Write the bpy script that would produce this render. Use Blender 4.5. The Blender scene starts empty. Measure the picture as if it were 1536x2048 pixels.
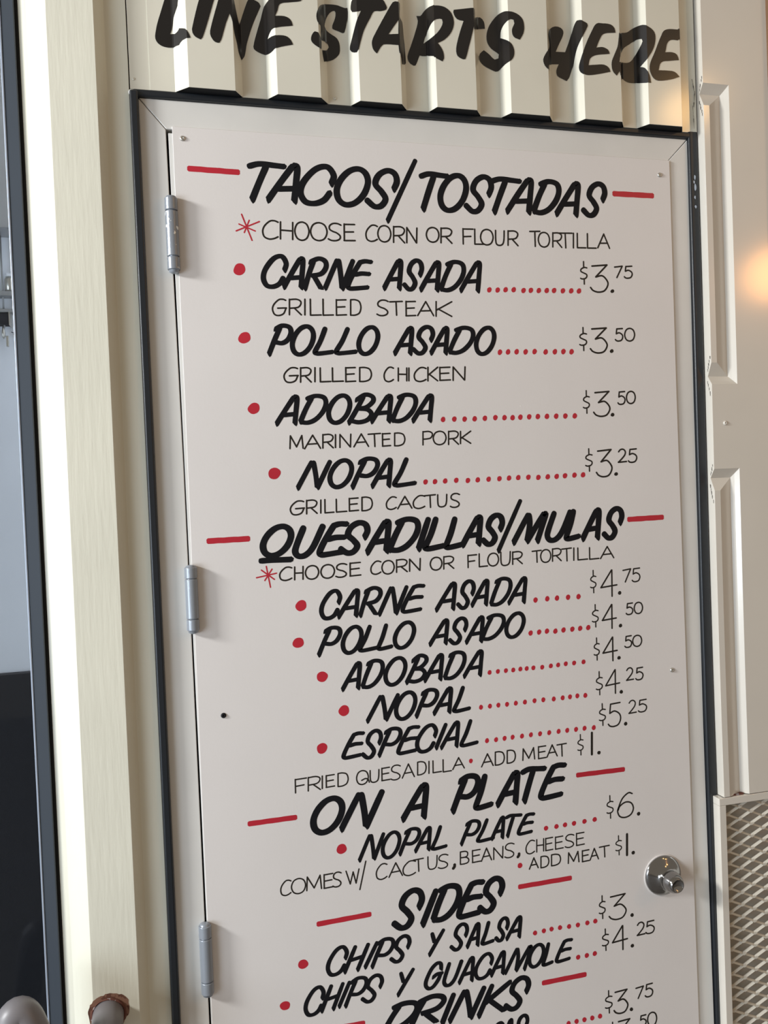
import bpy, bmesh, math, random
from mathutils import Vector, Matrix
from mathutils.geometry import tessellate_polygon
random.seed(4)
S = bpy.context.scene
COL = S.collection

# ------------------------------------------------------------------ camera
CAM_R=(0.966112,-0.254954,-0.040321); CAM_U=(0.044223,0.009590,0.998976); CAM_F=(0.254306,0.966906,-0.020540); CAM_P=(-0.04467,-1.34483,1.44792); CAM_LENS=30.0046
cam = bpy.data.cameras.new('camera'); co = bpy.data.objects.new('camera', cam); COL.objects.link(co); S.camera = co
cam.sensor_fit = 'VERTICAL'; cam.sensor_height = 36.0; cam.lens = CAM_LENS; cam.clip_start = .02
r, u, f = Vector(CAM_R), Vector(CAM_U), Vector(CAM_F)
co.matrix_world = Matrix(((r.x, u.x, -f.x, CAM_P[0]), (r.y, u.y, -f.y, CAM_P[1]), (r.z, u.z, -f.z, CAM_P[2]), (0, 0, 0, 1)))
# ------------------------------------------------------------------ light
S.view_settings.view_transform = 'Standard'; S.view_settings.look = 'None'; S.view_settings.gamma = 1
S.view_settings.use_curve_mapping = False; S.view_settings.exposure = 0.0
w = bpy.data.worlds.new('world'); S.world = w; w.use_nodes = True
w.node_tree.nodes['Background'].inputs[0].default_value = (1.0, .875, .72, 1)
w.node_tree.nodes['Background'].inputs[1].default_value = .32
def area(name, loc, target, sx, sy, power, color, spread=180):
    l = bpy.data.lights.new(name, 'AREA'); l.shape = 'RECTANGLE'; l.size = sx; l.size_y = sy; l.energy = power; l.color = color
    l.spread = math.radians(spread)
    o = bpy.data.objects.new(name, l); COL.objects.link(o); o.location = loc
    o.rotation_euler = (Vector(target) - Vector(loc)).to_track_quat('-Z', 'Z').to_euler(); return o
area('clerestory_daylight', (-2.75, -.87, 2.45), (.3, 0, 1.4), .36, .55, 116, (.96, .985, 1.0))
area('shopfront_daylight', (-3.25, -2.25, 1.05), (.3, 0, 1.2), 1.5, 1.7, 92, (.74, .86, 1.0))
def bulb(loc, power, rad, color):
    l = bpy.data.lights.new('warm_lamp', 'POINT'); l.energy = power; l.color = color; l.shadow_soft_size = rad
    o = bpy.data.objects.new('warm_lamp', l); COL.objects.link(o); o.location = loc
bulb((2.80, -2.13, 2.41), 17, .12, (1.0, .43, .12))
bulb((2.57, -2.45, 3.30), 13, .10, (1.0, .58, .22))
area('interior_fill', (-1.0, .2, 2.6), (-.5, .35, 1.3), .5, .12, 26, (.93, .96, 1.0))  # added fill behind the glass to brighten the inside wall, no fixture there

# ------------------------------------------------------------------ materials
def mat(name, col, rough=.5, metal=0, bump=0, bscale=200, stretch=None, coat=0, specks=0, var=0, chips=None, emis=None):
    m = bpy.data.materials.new(name); m.use_nodes = True; nt = m.node_tree; n = nt.nodes; L = nt.links.new
    b = n['Principled BSDF']; b.inputs['Base Color'].default_value = (*col, 1); b.inputs['Roughness'].default_value = rough
    b.inputs['Metallic'].default_value = metal; b.inputs['Coat Weight'].default_value = coat; b.inputs['Coat Roughness'].default_value = .12
    tc = n.new('ShaderNodeTexCoord'); src = tc.outputs['Object']
    cur = None
    if var:
        t = n.new('ShaderNodeTexNoise'); t.inputs['Scale'].default_value = 5; t.inputs['Detail'].default_value = 6; L(src, t.inputs['Vector'])
        mr = n.new('ShaderNodeMapRange'); mr.inputs['From Min'].default_value = .3; mr.inputs['From Max'].default_value = .7
        mr.inputs['To Min'].default_value = 1 - var; mr.inputs['To Max'].default_value = 1 + var * .5; L(t.outputs['Fac'], mr.inputs['Value'])
        mx = n.new('ShaderNodeVectorMath'); mx.operation = 'SCALE'; mx.inputs[0].default_value = col; L(mr.outputs[0], mx.inputs['Scale'])
        cur = mx.outputs[0]; L(cur, b.inputs['Base Color'])
    def mixin(fac, c2):
        nonlocal cur
        mx = n.new('ShaderNodeMix'); mx.data_type = 'RGBA'; L(fac, mx.inputs[0])
        if cur is None: mx.inputs[6].default_value = (*col, 1)
        else: L(cur, mx.inputs[6])
        mx.inputs[7].default_value = (*c2, 1); cur = mx.outputs[2]; L(cur, b.inputs['Base Color'])
    if specks:
        v = n.new('ShaderNodeTexVoronoi'); v.inputs['Scale'].default_value = 14; L(src, v.inputs['Vector'])
        nz = n.new('ShaderNodeTexNoise'); nz.inputs['Scale'].default_value = 220; L(src, nz.inputs['Vector'])
        ad = n.new('ShaderNodeMath'); ad.operation = 'MULTIPLY_ADD'; L(nz.outputs['Fac'], ad.inputs[0]); ad.inputs[1].default_value = .05; L(v.outputs['Distance'], ad.inputs[2])
        lt = n.new('ShaderNodeMath'); lt.operation = 'LESS_THAN'; L(ad.outputs[0], lt.inputs[0]); lt.inputs[1].default_value = specks
        mixin(lt.outputs[0], (.12, .11, .09))
    if chips:
        t = n.new('ShaderNodeTexNoise'); t.inputs['Scale'].default_value = 90; t.inputs['Detail'].default_value = 5; L(src, t.inputs['Vector'])
        g = n.new('ShaderNodeMath'); g.operation = 'GREATER_THAN'; L(t.outputs['Fac'], g.inputs[0]); g.inputs[1].default_value = chips[1]
        mixin(g.outputs[0], chips[0])
    if bump:
        mp = n.new('ShaderNodeMapping'); L(src, mp.inputs['Vector']); mp.inputs['Scale'].default_value = stretch or (1, 1, 1)
        t = n.new('ShaderNodeTexNoise'); t.inputs['Scale'].default_value = bscale; t.inputs['Detail'].default_value = 3; L(mp.outputs[0], t.inputs['Vector'])
        bp = n.new('ShaderNodeBump'); bp.inputs['Strength'].default_value = 1; bp.inputs['Distance'].default_value = bump
        L(t.outputs['Fac'], bp.inputs['Height']); L(bp.outputs[0], b.inputs['Normal'])
    if emis: b.inputs['Emission Color'].default_value = (*emis[0], 1); b.inputs['Emission Strength'].default_value = emis[1]
    return m
M = dict(
 cream=mat('cream_gloss_paint', (.75, .725, .60), .36, bump=.00036, bscale=45, stretch=(3, 1, .3), specks=.024, var=.05),
 lintel=mat('cream_sheet_paint', (.73, .695, .58), .3, bump=.0003, bscale=14, specks=.02, var=.05, coat=.6),
 right=mat('taupe_cream_paint', (.72, .67, .585), .33, bump=.00022, bscale=9, specks=.03, var=.04, coat=1),
 jamb=mat('jamb_paint', (.72, .70, .655), .38, bump=.0001, bscale=60, specks=.022, var=.08),
 board=mat('sign_board_paint', (.755, .712, .677), .42, bump=.00008, bscale=260, var=.025),
 black=mat('black_sign_paint', (.006, .006, .008), .6, bump=.0001, bscale=90),
 gloss_black=mat('black_gloss_paint', (.006, .005, .005), .3, bump=.0003, bscale=14, coat=.3),
 thinblack=mat('dark_liner_paint', (.022, .018, .014), .5),
 red=mat('red_sign_paint', (.50, .018, .035), .42, bump=.0001, bscale=90, var=.12),
 rubber=mat('black_sealant', (.012, .015, .019), .36, bump=.0003, bscale=60),
 void=mat('dark_void', (.006, .006, .006), .9),  # near-black for the shade put into hollow ribs, joints and the frame gap
 bluegrey=mat('dark_aluminium', (.075, .092, .115), .42, metal=.2, bump=.00006, bscale=120),
 bead=mat('pale_bead', (.42, .48, .58), .35, metal=.3),
 hinge=mat('grey_hinge_paint', (.30, .325, .36), .34, metal=.3, bump=.0002, bscale=150),
 hingechip=mat('chipped_hinge_paint', (.27, .29, .32), .3, metal=.35, bump=.0003, bscale=150, chips=((.78, .78, .76), .64)),
 chrome=mat('chrome', (.31, .305, .30), .12, metal=1),
 steel=mat('screw_steel', (.6, .58, .53), .3, metal=.85),
 rail=mat('grey_rail_paint', (.17, .158, .162), .4, bump=.0001, bscale=90, var=.08),
 rust=mat('rusty_weld', (.12, .04, .025), .85, bump=.0004, bscale=160, chips=((.30, .25, .24), .6)),
 ruststain=mat('rust_stain', (.24, .12, .075), .7, bump=.0003, bscale=160, chips=((.13, .05, .03), .52)),
 meshm=mat('mesh_paint', (.66, .62, .53), .4, metal=.0, chips=((.10, .06, .035), .72)),
 back=mat('taupe_backing', (.42, .375, .31), .6, bump=.0002, bscale=60, specks=.02),
 scratch=mat('scratched_metal', (.06, .05, .04), .5),
 wood=mat('brown_wood', (.20, .10, .045), .6, bump=.0004, bscale=30, stretch=(8, 8, .6), var=.2),
 inwall=mat('pale_grey_wall', (.72, .73, .76), .6, var=.05),
 indark=mat('black_dado', (.004, .004, .008), .7),
 ingrey=mat('grey_fitting', (.34, .34, .34), .35, metal=.4),
 floor=mat('concrete_floor', (.20, .19, .18), .6, bump=.001, bscale=20, var=.2),
)
def glass():
    m = bpy.data.materials.new('window_glass'); m.use_nodes = True; nt = m.node_tree; n = nt.nodes; L = nt.links.new
    for x in list(n): n.remove(x)
    o = n.new('ShaderNodeOutputMaterial'); mx = n.new('ShaderNodeMixShader'); t = n.new('ShaderNodeBsdfTransparent'); g = n.new('ShaderNodeBsdfGlossy'); fr = n.new('ShaderNodeFresnel')
    t.inputs[0].default_value = (.93, .95, .96, 1); g.inputs['Roughness'].default_value = .02; fr.inputs[0].default_value = 1.25
    L(fr.outputs[0], mx.inputs[0]); L(t.outputs[0], mx.inputs[1]); L(g.outputs[0], mx.inputs[2]); L(mx.outputs[0], o.inputs[0]); return m
M['glass'] = glass()
for k in ('black', 'thinblack'): M[k].node_tree.nodes['Principled BSDF'].inputs['Specular IOR Level'].default_value = .2

# ------------------------------------------------------------------ helpers
def obj(name, data, m=None, parent=None, **kw):
    if isinstance(data, bmesh.types.BMesh):
        bmesh.ops.recalc_face_normals(data, faces=data.faces) if kw.pop('recalc', True) else None
        me = bpy.data.meshes.new(name); data.to_mesh(me); data.free()
    else: me = data
    smooth = kw.pop('smooth', False); bev = kw.pop('bevel', 0); seg = kw.pop('seg', 2)
    if me is not None and m is not None: me.materials.append(m)
    o = bpy.data.objects.new(name, me); COL.objects.link(o)
    if parent is not None: o.parent = parent
    if smooth:
        for p in me.polygons: p.use_smooth = True
    if bev:
        b = o.modifiers.new('bevel', 'BEVEL'); b.width = bev; b.segments = seg; b.limit_method = 'ANGLE'; b.angle_limit = math.radians(12)
        for p in me.polygons: p.use_smooth = True
        b.harden_normals = True
    for k, v in kw.items(): o[k] = v
    return o
def box(bm, x0, x1, y0, y1, z0, z1):
    v = [bm.verts.new((x, y, z)) for x in (x0, x1) for y in (y0, y1) for z in (z0, z1)]
    for q in ((0, 1, 3, 2), (4, 6, 7, 5), (0, 4, 5, 1), (2, 3, 7, 6), (0, 2, 6, 4), (1, 5, 7, 3)): bm.faces.new([v[i] for i in q])
def boxm(*a): bm = bmesh.new(); box(bm, *a); return bm
def prism_z(pts, z0, z1, close=True):      # outline in x,y swept along z (z0/z1 may be functions of x)
    bm = bmesh.new(); Z0 = z0 if callable(z0) else (lambda x: z0); Z1 = z1 if callable(z1) else (lambda x: z1)
    a = [bm.verts.new((x, y, Z0(x))) for x, y in pts]; b = [bm.verts.new((x, y, Z1(x))) for x, y in pts]
    n = len(pts)
    for i in range(n if close else n - 1): bm.faces.new((a[i], a[(i + 1) % n], b[(i + 1) % n], b[i]))
    if close: bm.faces.new(a); bm.faces.new(b)
    return bm
def prism_y(pts, y0, y1):                  # outline in x,z given depth along y
    bm = bmesh.new(); a = [bm.verts.new((x, y0, z)) for x, z in pts]; b = [bm.verts.new((x, y1, z)) for x, z in pts]; n = len(pts)
    for i in range(n): bm.faces.new((a[i], a[(i + 1) % n], b[(i + 1) % n], b[i]))
    bm.faces.new(a); bm.faces.new(b); return bm
def sheet(pts, z0, z1, th=.002, zs=1):        # folded sheet metal following x,y profile, thickness towards +y
    bm = bmesh.new()
    g = [[[bm.verts.new((x, y + d, z)) for x, y in pts] for d in (0, th)] for z in (z0, z1)]
    for i in range(len(pts) - 1):
        for a, b in ((g[0][0], g[1][0]), (g[0][1], g[1][1]), (g[0][0], g[0][1]), (g[1][0], g[1][1])): bm.faces.new((a[i], a[i + 1], b[i + 1], b[i]))
    for i in (0, -1): bm.faces.new((g[0][0][i], g[0][1][i], g[1][1][i], g[1][0][i]))
    return bm
def lathe(prof, axis='y', seg=40, centre=(0, 0, 0)):
    bm = bmesh.new(); rings = []
    for rr, h in prof:
        ring = []
        for i in range(seg):
            a = 2 * math.pi * i / seg; c, s = rr * math.cos(a), rr * math.sin(a)
            p = (c, -h, s) if axis == 'y' else (c, s, h)
            ring.append(bm.verts.new(Vector(p) + Vector(centre)))
        rings.append(ring)
    for a, b in zip(rings, rings[1:]):
        for i in range(seg): bm.faces.new((a[i], a[(i + 1) % seg], b[(i + 1) % seg], b[i]))
    bm.faces.new(rings[0]); bm.faces.new(rings[-1]); return bm
def catmull(P, closed=False, n=7):
    if len(P) < 3 and not closed: return [Vector(p) for p in P]
    P = [Vector(p) for p in P]; out = []; m = len(P)
    for i in range(m if closed else m - 1):
        p1, p2 = P[i], P[(i + 1) % m]
        p0 = P[i - 1] if (i or closed) else p1 * 2 - p2
        p3 = P[(i + 2) % m] if (closed or i + 2 < m) else p2 * 2 - p1
        for k in range(n):
            t = k / n
            out.append(.5 * ((2 * p1) + (p2 - p0) * t + (2 * p0 - 5 * p1 + 4 * p2 - p3) * t * t + (3 * p1 - p0 - 3 * p2 + p3) * t ** 3))
    if not closed: out.append(P[-1])
    return out
def tube(path, rad, seg=24):
    pts = catmull(path, n=8); bm = bmesh.new(); rings = []; up = Vector((0, 0, 1))
    for i, p in enumerate(pts):
        d = (pts[min(i + 1, len(pts) - 1)] - pts[max(i - 1, 0)]).normalized()
        if i == 0: nrm = d.orthogonal().normalized()
        nrm = (nrm - d * nrm.dot(d)).normalized(); bn = d.cross(nrm)
        rings.append([bm.verts.new(p + (nrm * math.cos(a) + bn * math.sin(a)) * rad) for a in [2 * math.pi * k / seg for k in range(seg)]])
    for a, b in zip(rings, rings[1:]):
        for i in range(seg): bm.faces.new((a[i], a[(i + 1) % seg], b[(i + 1) % seg], b[i]))
    bm.faces.new(rings[0]); bm.faces.new(rings[-1]); return bm
def empty(name, loc, **kw):
    o = bpy.data.objects.new(name, None); COL.objects.link(o); o.location = loc
    for k, v in kw.items(): o[k] = v
    return o
def copy_tree(o, parent=None):
    c = o.copy(); COL.objects.link(c)
    if parent is not None: c.parent = parent
    for ch in [x for x in bpy.data.objects if x.parent is o]: copy_tree(ch, c)
    return c
def domed_screw(name, x, y, z, m, parent, rad=.0042, **kw):
    bm = lathe([(rad, 0), (rad * .95, rad * .25), (rad * .7, rad * .5), (rad * .33, rad * .62), (rad * .28, rad * .35), (.0001, rad * .33)], seg=16, centre=(x, y, z))
    return obj(name, bm, m, parent, smooth=True, **kw)
ST = dict(kind='structure')
FY = -.021      # how far the ribs and the right wall stand out from the door face

# ------------------------------------------------------------------ floor, walls
obj('floor', boxm(-5, 5, -5, 3, -.1, 0), M['floor'], **ST)
TOP = 2.75
LP = [(-.2122, .0035), (-.2000, -.0012), (-.1716, FY), (-.1058, FY), (-.0922, 0), (-.0605, 0)]
wl = obj('wall_left', sheet(LP, 0, TOP), M['cream'], None, bevel=.007, seg=5, **ST)
# corrugated sheet above the door
PF = [(-0.0297, 0), (0.0072, 0), (0.027, -0.02), (0.0964, -0.02), (0.1093, 0), (0.1477, 0), (0.1612, -0.02), (0.2295, -0.02), (0.2446, 0), (0.2811, 0), (0.2924, -0.02), (0.3614, -0.02), (0.375, 0), (0.4128, 0), (0.4209, -0.02), (0.4899, -0.02), (0.504, 0), (0.5408, 0), (0.5509, -0.02), (0.6207, -0.02), (0.635, 0), (0.6763, 0), (0.6862, -0.02), (0.7568, -0.02), (0.771, 0), (0.797, 0), (0.8094, -0.02), (0.8747, -0.02), (0.888, 0), (0.904, 0), (0.916, -0.003)]
ZB = 2.0735
wf = obj('wall_front', sheet(PF, ZB, TOP, .0012), M['lintel'], None, bevel=.0045, seg=4, **ST)
obj('edge_flange', boxm(-.0590, -.0290, .0014, .004, ZB, TOP), M['lintel'], wf, bevel=.0006)
domed_screw('screw', -.0534, .0014, 2.0887, M['lintel'], wf, .0022)
domed_screw('screw', .2555, 0, 2.0835, M['lintel'], wf, .003)
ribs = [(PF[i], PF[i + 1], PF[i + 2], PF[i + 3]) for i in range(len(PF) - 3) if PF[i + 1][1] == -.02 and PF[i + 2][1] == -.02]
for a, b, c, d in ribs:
    obj('rib_shade', prism_z([(a[0] + .002, .002), (b[0] + .001, b[1] + .0022), (c[0] - .001, c[1] + .0022), (d[0] - .002, .002)], ZB + .0004, ZB + .04), M['void'], wf)  # black plug painted as the darkness inside the hollow rib
# right wall: pressed panel with C shaped grooves
def bow(z): return .002 - .0042 * math.exp(-((z - 1.1) / .55) ** 2)
XE, XI, XV, XO, XR = .9165, .9280, .9575, .9690, 1.0520
GD = FY + .011
G = [(2.1534, 2.1379, 2.1141, 1.6592, 1.6358, 1.6207), (1.4697, 1.4535, 1.4308, .55, .52, .5)]
bm = bmesh.new()
def quad(*P): bm.faces.new([bm.verts.new((x + bow(z), y, z)) for x, y, z in P])
def strip(z0, z1, X):       # vertical run of quads between z0 and z1, X = [(x,y),...], split so that the bow shows
    n = max(1, int(abs(z1 - z0) / .12))
    for i in range(n):
        a, b = z0 + (z1 - z0) * i / n, z0 + (z1 - z0) * (i + 1) / n
        for (xa, ya), (xb, yb) in zip(X, X[1:]): quad((xa, ya, a), (xb, yb, a), (xb, yb, b), (xa, ya, b))
XM = (XO * .45 + XV * .55); YM = FY * .5 + GD * .5 + .0008
ZL = .8785                  # bottom of the pressed panel
full = [(TOP, G[0][0]), (G[0][5], G[1][0])]
for a, b in full: strip(a, b, [(XE, .006), (XE, FY), (XO, FY), (XR, FY)])
for k, (zo, zv, zi, yi, yv, yo) in enumerate(G):
    bot = max(yi, ZL)
    strip(zi, bot, [(XE, .006), (XE, FY), (XI, FY)])
    quad((XE, FY, zo), (XO, FY, zo), (XV, GD, zv), (XE, GD, zv)); quad((XE, GD, zv), (XV, GD, zv), (XI, FY, zi), (XE, FY, zi))
    for za, ya, zb, yb in ((zo, FY, zv, GD), (zv, GD, zi, FY)): quad((XE, .006, za), (XE, ya, za), (XE, yb, zb), (XE, .006, zb))
    strip(zo, max(yo, ZL), [(XO, FY), (XR, FY)])
    e = k == 1
    n = 8
    def lerp(p, q, t): return tuple(p[i] + (q[i] - p[i]) * t for i in range(3))
    lo = (XI, FY, zi), (XV, GD, zv), (XM, YM, (zo + zv) / 2), (XO, FY, zo)
    hi = ((XI, FY, yi), (XV, GD, yv), (XM, YM, (yo + yv) / 2), (XO, FY, yo)) if not e else ((XI, FY, ZL), (XV, GD, ZL), (XM, YM, ZL), (XO, FY, ZL))
    for i in range(n):
        for j in range(3): quad(lerp(lo[j], hi[j], i / n), lerp(lo[j + 1], hi[j + 1], i / n), lerp(lo[j + 1], hi[j + 1], (i + 1) / n), lerp(lo[j], hi[j], (i + 1) / n))
    if not e:
        quad((XE, FY, yo), (XO, FY, yo), (XV, GD, yv), (XE, GD, yv)); quad((XE, GD, yv), (XV, GD, yv), (XI, FY, yi), (XE, FY, yi))
        for za, ya, zb, yb in ((yi, FY, yv, GD), (yv, GD, yo, FY)): quad((XE, .006, za), (XE, ya, za), (XE, yb, zb), (XE, .006, zb))
strip(TOP, ZL, [(XR, FY), (XR, .006)])
bmesh.ops.remove_doubles(bm, verts=bm.verts, dist=.0004)
wr = obj('wall_right', bm, M['right'], None, **ST)
domed_screw('screw', .9415, FY, 1.5511, M['right'], wr, .0042)
obj('trim_3', boxm(XR + .0015, 1.16, -.035, .02, 0, TOP), M['wood'], None, bevel=.002, **ST)
# bare scratches on the pinched edge
def flake(bm, pts, x=None, y=None):
    for L in pts: bm.faces.new([bm.verts.new(p) for p in L])
bm = bmesh.new()
for zc, zd, s in ((2.166, 2.142, 1), (2.128, 2.098, -1), (1.672, 1.645, 1), (1.628, 1.600, -1), (1.478, 1.458, 1), (1.444, 1.41, -1)):
    for q in range(5):
        z1 = zc + (zd - zc) * (q + random.random() * .5) / 5; z2 = z1 + (zd - zc) * .16; t = (z1 - zc) / (zd - zc); d = (.008 * t if s > 0 else .008 * (1 - t)) + .0035
        y = FY + d + random.uniform(-.0008, .0008); wd = random.uniform(.0006, .0013); xx = XE - .0003 + bow(z1)
        bm.faces.new([bm.verts.new(p) for p in ((xx, y - wd, z1), (xx, y + wd, z1 + .001), (xx, y + wd * .6, z2), (xx, y - wd * .7, z2 - .0005))])
for cx, z0, z1, dx in ((.9085, 2.167, 2.140, .005), (.9135, 2.146, 2.118, -.003), (.9085, 2.120, 2.080, .0015)):
    n = 7
    for q in range(n):
        a, b = q / n, (q + 1.15) / n; w1 = random.uniform(.0003, .0010)
        xa, xb = cx + dx * a, cx + dx * b; yy = -.0035
        bm.faces.new([bm.verts.new(p) for p in ((xa - w1, yy, z0 + (z1 - z0) * a), (xa + w1, yy, z0 + (z1 - z0) * a), (xb + w1 * .6, yy, z0 + (z1 - z0) * b), (xb - w1 * .8, yy, z0 + (z1 - z0) * b))])
obj('paint_scratches', bm, M['scratch'], wr, kind='stuff', recalc=False)
bm = bmesh.new()
for cz, hz, cx in ((1.992, .0045, .9075), (1.984, .0030, .9060), (1.975, .0062, .9078), (1.957, .0035, .9070), (1.940, .0030, .9074)):
    n = 9; bm.faces.new([bm.verts.new((cx + .0022 * math.cos(a) * random.uniform(.5, 1.2), -.0042, cz + hz * math.sin(a) * random.uniform(.7, 1.1))) for a in [2 * math.pi * k / n for k in range(n)]])
flk = bm
# added black backing: blocks light and puts the dark of the joints in its colour
obj('joint_blackout', boxm(-.2150, 1.16, .046, .07, 0, TOP), M['void'], None, **ST)

# ------------------------------------------------------------------ door frame, sealant_bead strips
JF = .0032
JT = 2.0622
t2 = empty('trim_2', (0, 0, 0), kind='structure')
obj('jamb', prism_y([(-.0480, 0), (-.0045, 0), (-.0045, .9), (-.0055, 1.5), (-.0094, 2.0172), (-.0480, JT - .0006)], JF, .045), M['jamb'], t2, bevel=.0012)
obj('jamb', prism_y([(.8530, 0), (.9, 0), (.896, .45), (.894, 1.0), (.8965, 1.6), (.900, JT - .0006), (.8585, 2.0205), (.8530, 2.0150)], JF, .045), M['jamb'], t2, bevel=.0012)
obj('head_jamb', prism_y([(-.0472, JT), (-.0088, 2.0178), (.8578, 2.0178), (.8582, 2.0208), (.8992, JT)], JF, .045), M['jamb'], t2, bevel=.0012)
t1 = empty('trim_1', (0, 0, 0), kind='structure')
def bead(pts_lo_hi, m=M['rubber']): return obj('sealant_bead', pts_lo_hi, m, t1, bevel=.0035, seg=4)
bead(boxm(-.0604, -.0478, -.0078, .02, 0, ZB - .004))
bead(boxm(-.0560, .9125, -.0030, .02, JT, ZB - .0003))
bm = bmesh.new()
for i in range(12):
    a, b = ZB * i / 12, ZB * (i + 1) / 12
    for k, (z0, z1) in enumerate([(a, b)]):
        v = [bm.verts.new((x + bow(z) - .0022, y, z)) for z in (z0, z1) for x, y in ((.8990, .02), (.8990, -.0035), (.9175, -.0035), (.9175, .02))]
        for j in range(3): bm.faces.new((v[j], v[j + 1], v[j + 5], v[j + 4]))
bmesh.ops.remove_doubles(bm, verts=bm.verts, dist=.0004)
bead(bm)
for fc in flk.faces: fc.normal_update()
obj('paint_flakes', flk, M['bead'], t1, kind='stuff', recalc=False)
bm = lathe([(.0001, -.001), (.004, 0), (.0048, .002), (.003, .004), (.0001, .0048)], seg=10, centre=(-.0575, -.001, 2.0665))
obj('sealant_blob', bm, M['jamb'], t1, smooth=True)

# ------------------------------------------------------------------ door leaf, hinges, knob
door = empty('door_1', (0, .02, 0), kind='structure'); door.location = (0, 0, 0)
obj('door_leaf', prism_y([(-.0012, .02), (.8505, .02), (.8505, 2.0125), (-.0060, 2.0125), (-.0020, 1.0)], .0040, .042), M['jamb'], door, bevel=.0008)
def hinge(x, z0, z1, m, tilt=0):
    h = empty('hinge', (x, -.0045, z0)); h.parent = door
    n = z1 - z0; cuts = (0, .185 * n, .815 * n, n); R = .0098
    for a, b in zip(cuts, cuts[1:]):
        e = .0007
        obj('knuckle', lathe([(R * .93, a + e), (R, a + e + .0008), (R, b - e - .0008), (R * .93, b - e)], axis='z', seg=28), m, h, smooth=True, bevel=.0004, seg=1)
    obj('pin', lathe([(.0035, -.0045), (.0075, -.0025), (.0075, n + .0015), (.0035, n + .0028)], axis='z', seg=20), M['hinge'], h, smooth=True)
    obj('hinge_leaf', boxm(-.0045, .0042, .004, .012, .002, n - .002), m, h)
    return h
h1 = hinge(-.0068, 1.8010, 1.9112, M['hingechip']); h1['label'] = 'grey hinge with paint chipped off in white flecks'
hinge(-.0022, 1.2505, 1.3490, M['hinge']); hinge(-.0050, .6868, .7945, M['hinge'])
kn = empty('door_knob', (.7975, -.0002, .7470)); kn.parent = door
obj('rose', lathe([(.0355, .0005), (.0358, .002), (.0345, .0042), (.030, .0068), (.024, .0100), (.0185, .0135), (.0150, .0175), (.0140, .021)], seg=64), M['chrome'], kn, smooth=True)
obj('rose_ring', lathe([(.0372, 0), (.0372, .0012), (.035, .0016)], seg=64), M['board'], kn)
obj('knob_grip', lathe([(.0138, .016), (.0150, .0190), (.0172, .0230), (.0182, .0275), (.0180, .0325), (.0166, .0380), (.0144, .0430), (.0122, .0465), (.0112, .0474), (.0102, .0470), (.0088, .0440), (.0001, .0430)], seg=64), M['chrome'], kn, smooth=True)

# ------------------------------------------------------------------ menu board
menu = empty('menu_board', (.43, .0015, 1.12), label='white menu board with black and red hand lettering screwed to the door', category='sign')
def mp(o):                     # parent while keeping world coordinates baked in the mesh
    o.parent = menu; o.matrix_parent_inverse = Matrix.Translation(-menu.location); return o
mp(obj('board', prism_y([(.0002, .22), (.8630, .22), (.8610, .8), (.8600, 1.2), (.8588, 1.6), (.8598, 2.0212), (.0000, 2.0212), (.0006, 1.6), (-.0008, 1.0)], 0, .0031), M['board'], bevel=.0005, seg=1))
for x, z, m, l in ((.0147, 2.0036, 'steel', 0), (.8388, 1.9942, 'steel', 0), (.8306, 1.1128, 'steel', 0), (.0378, 1.1144, 'black', 1)):
    s = mp(domed_screw('screw', x, 0, z, M[m], None))
    if l: s['label'] = 'black screw head low on the left edge'
    bm = lathe([(.0012, 0), (.0001, .0001)], seg=8, centre=(x, -.0017, z)); bm.free()

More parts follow.
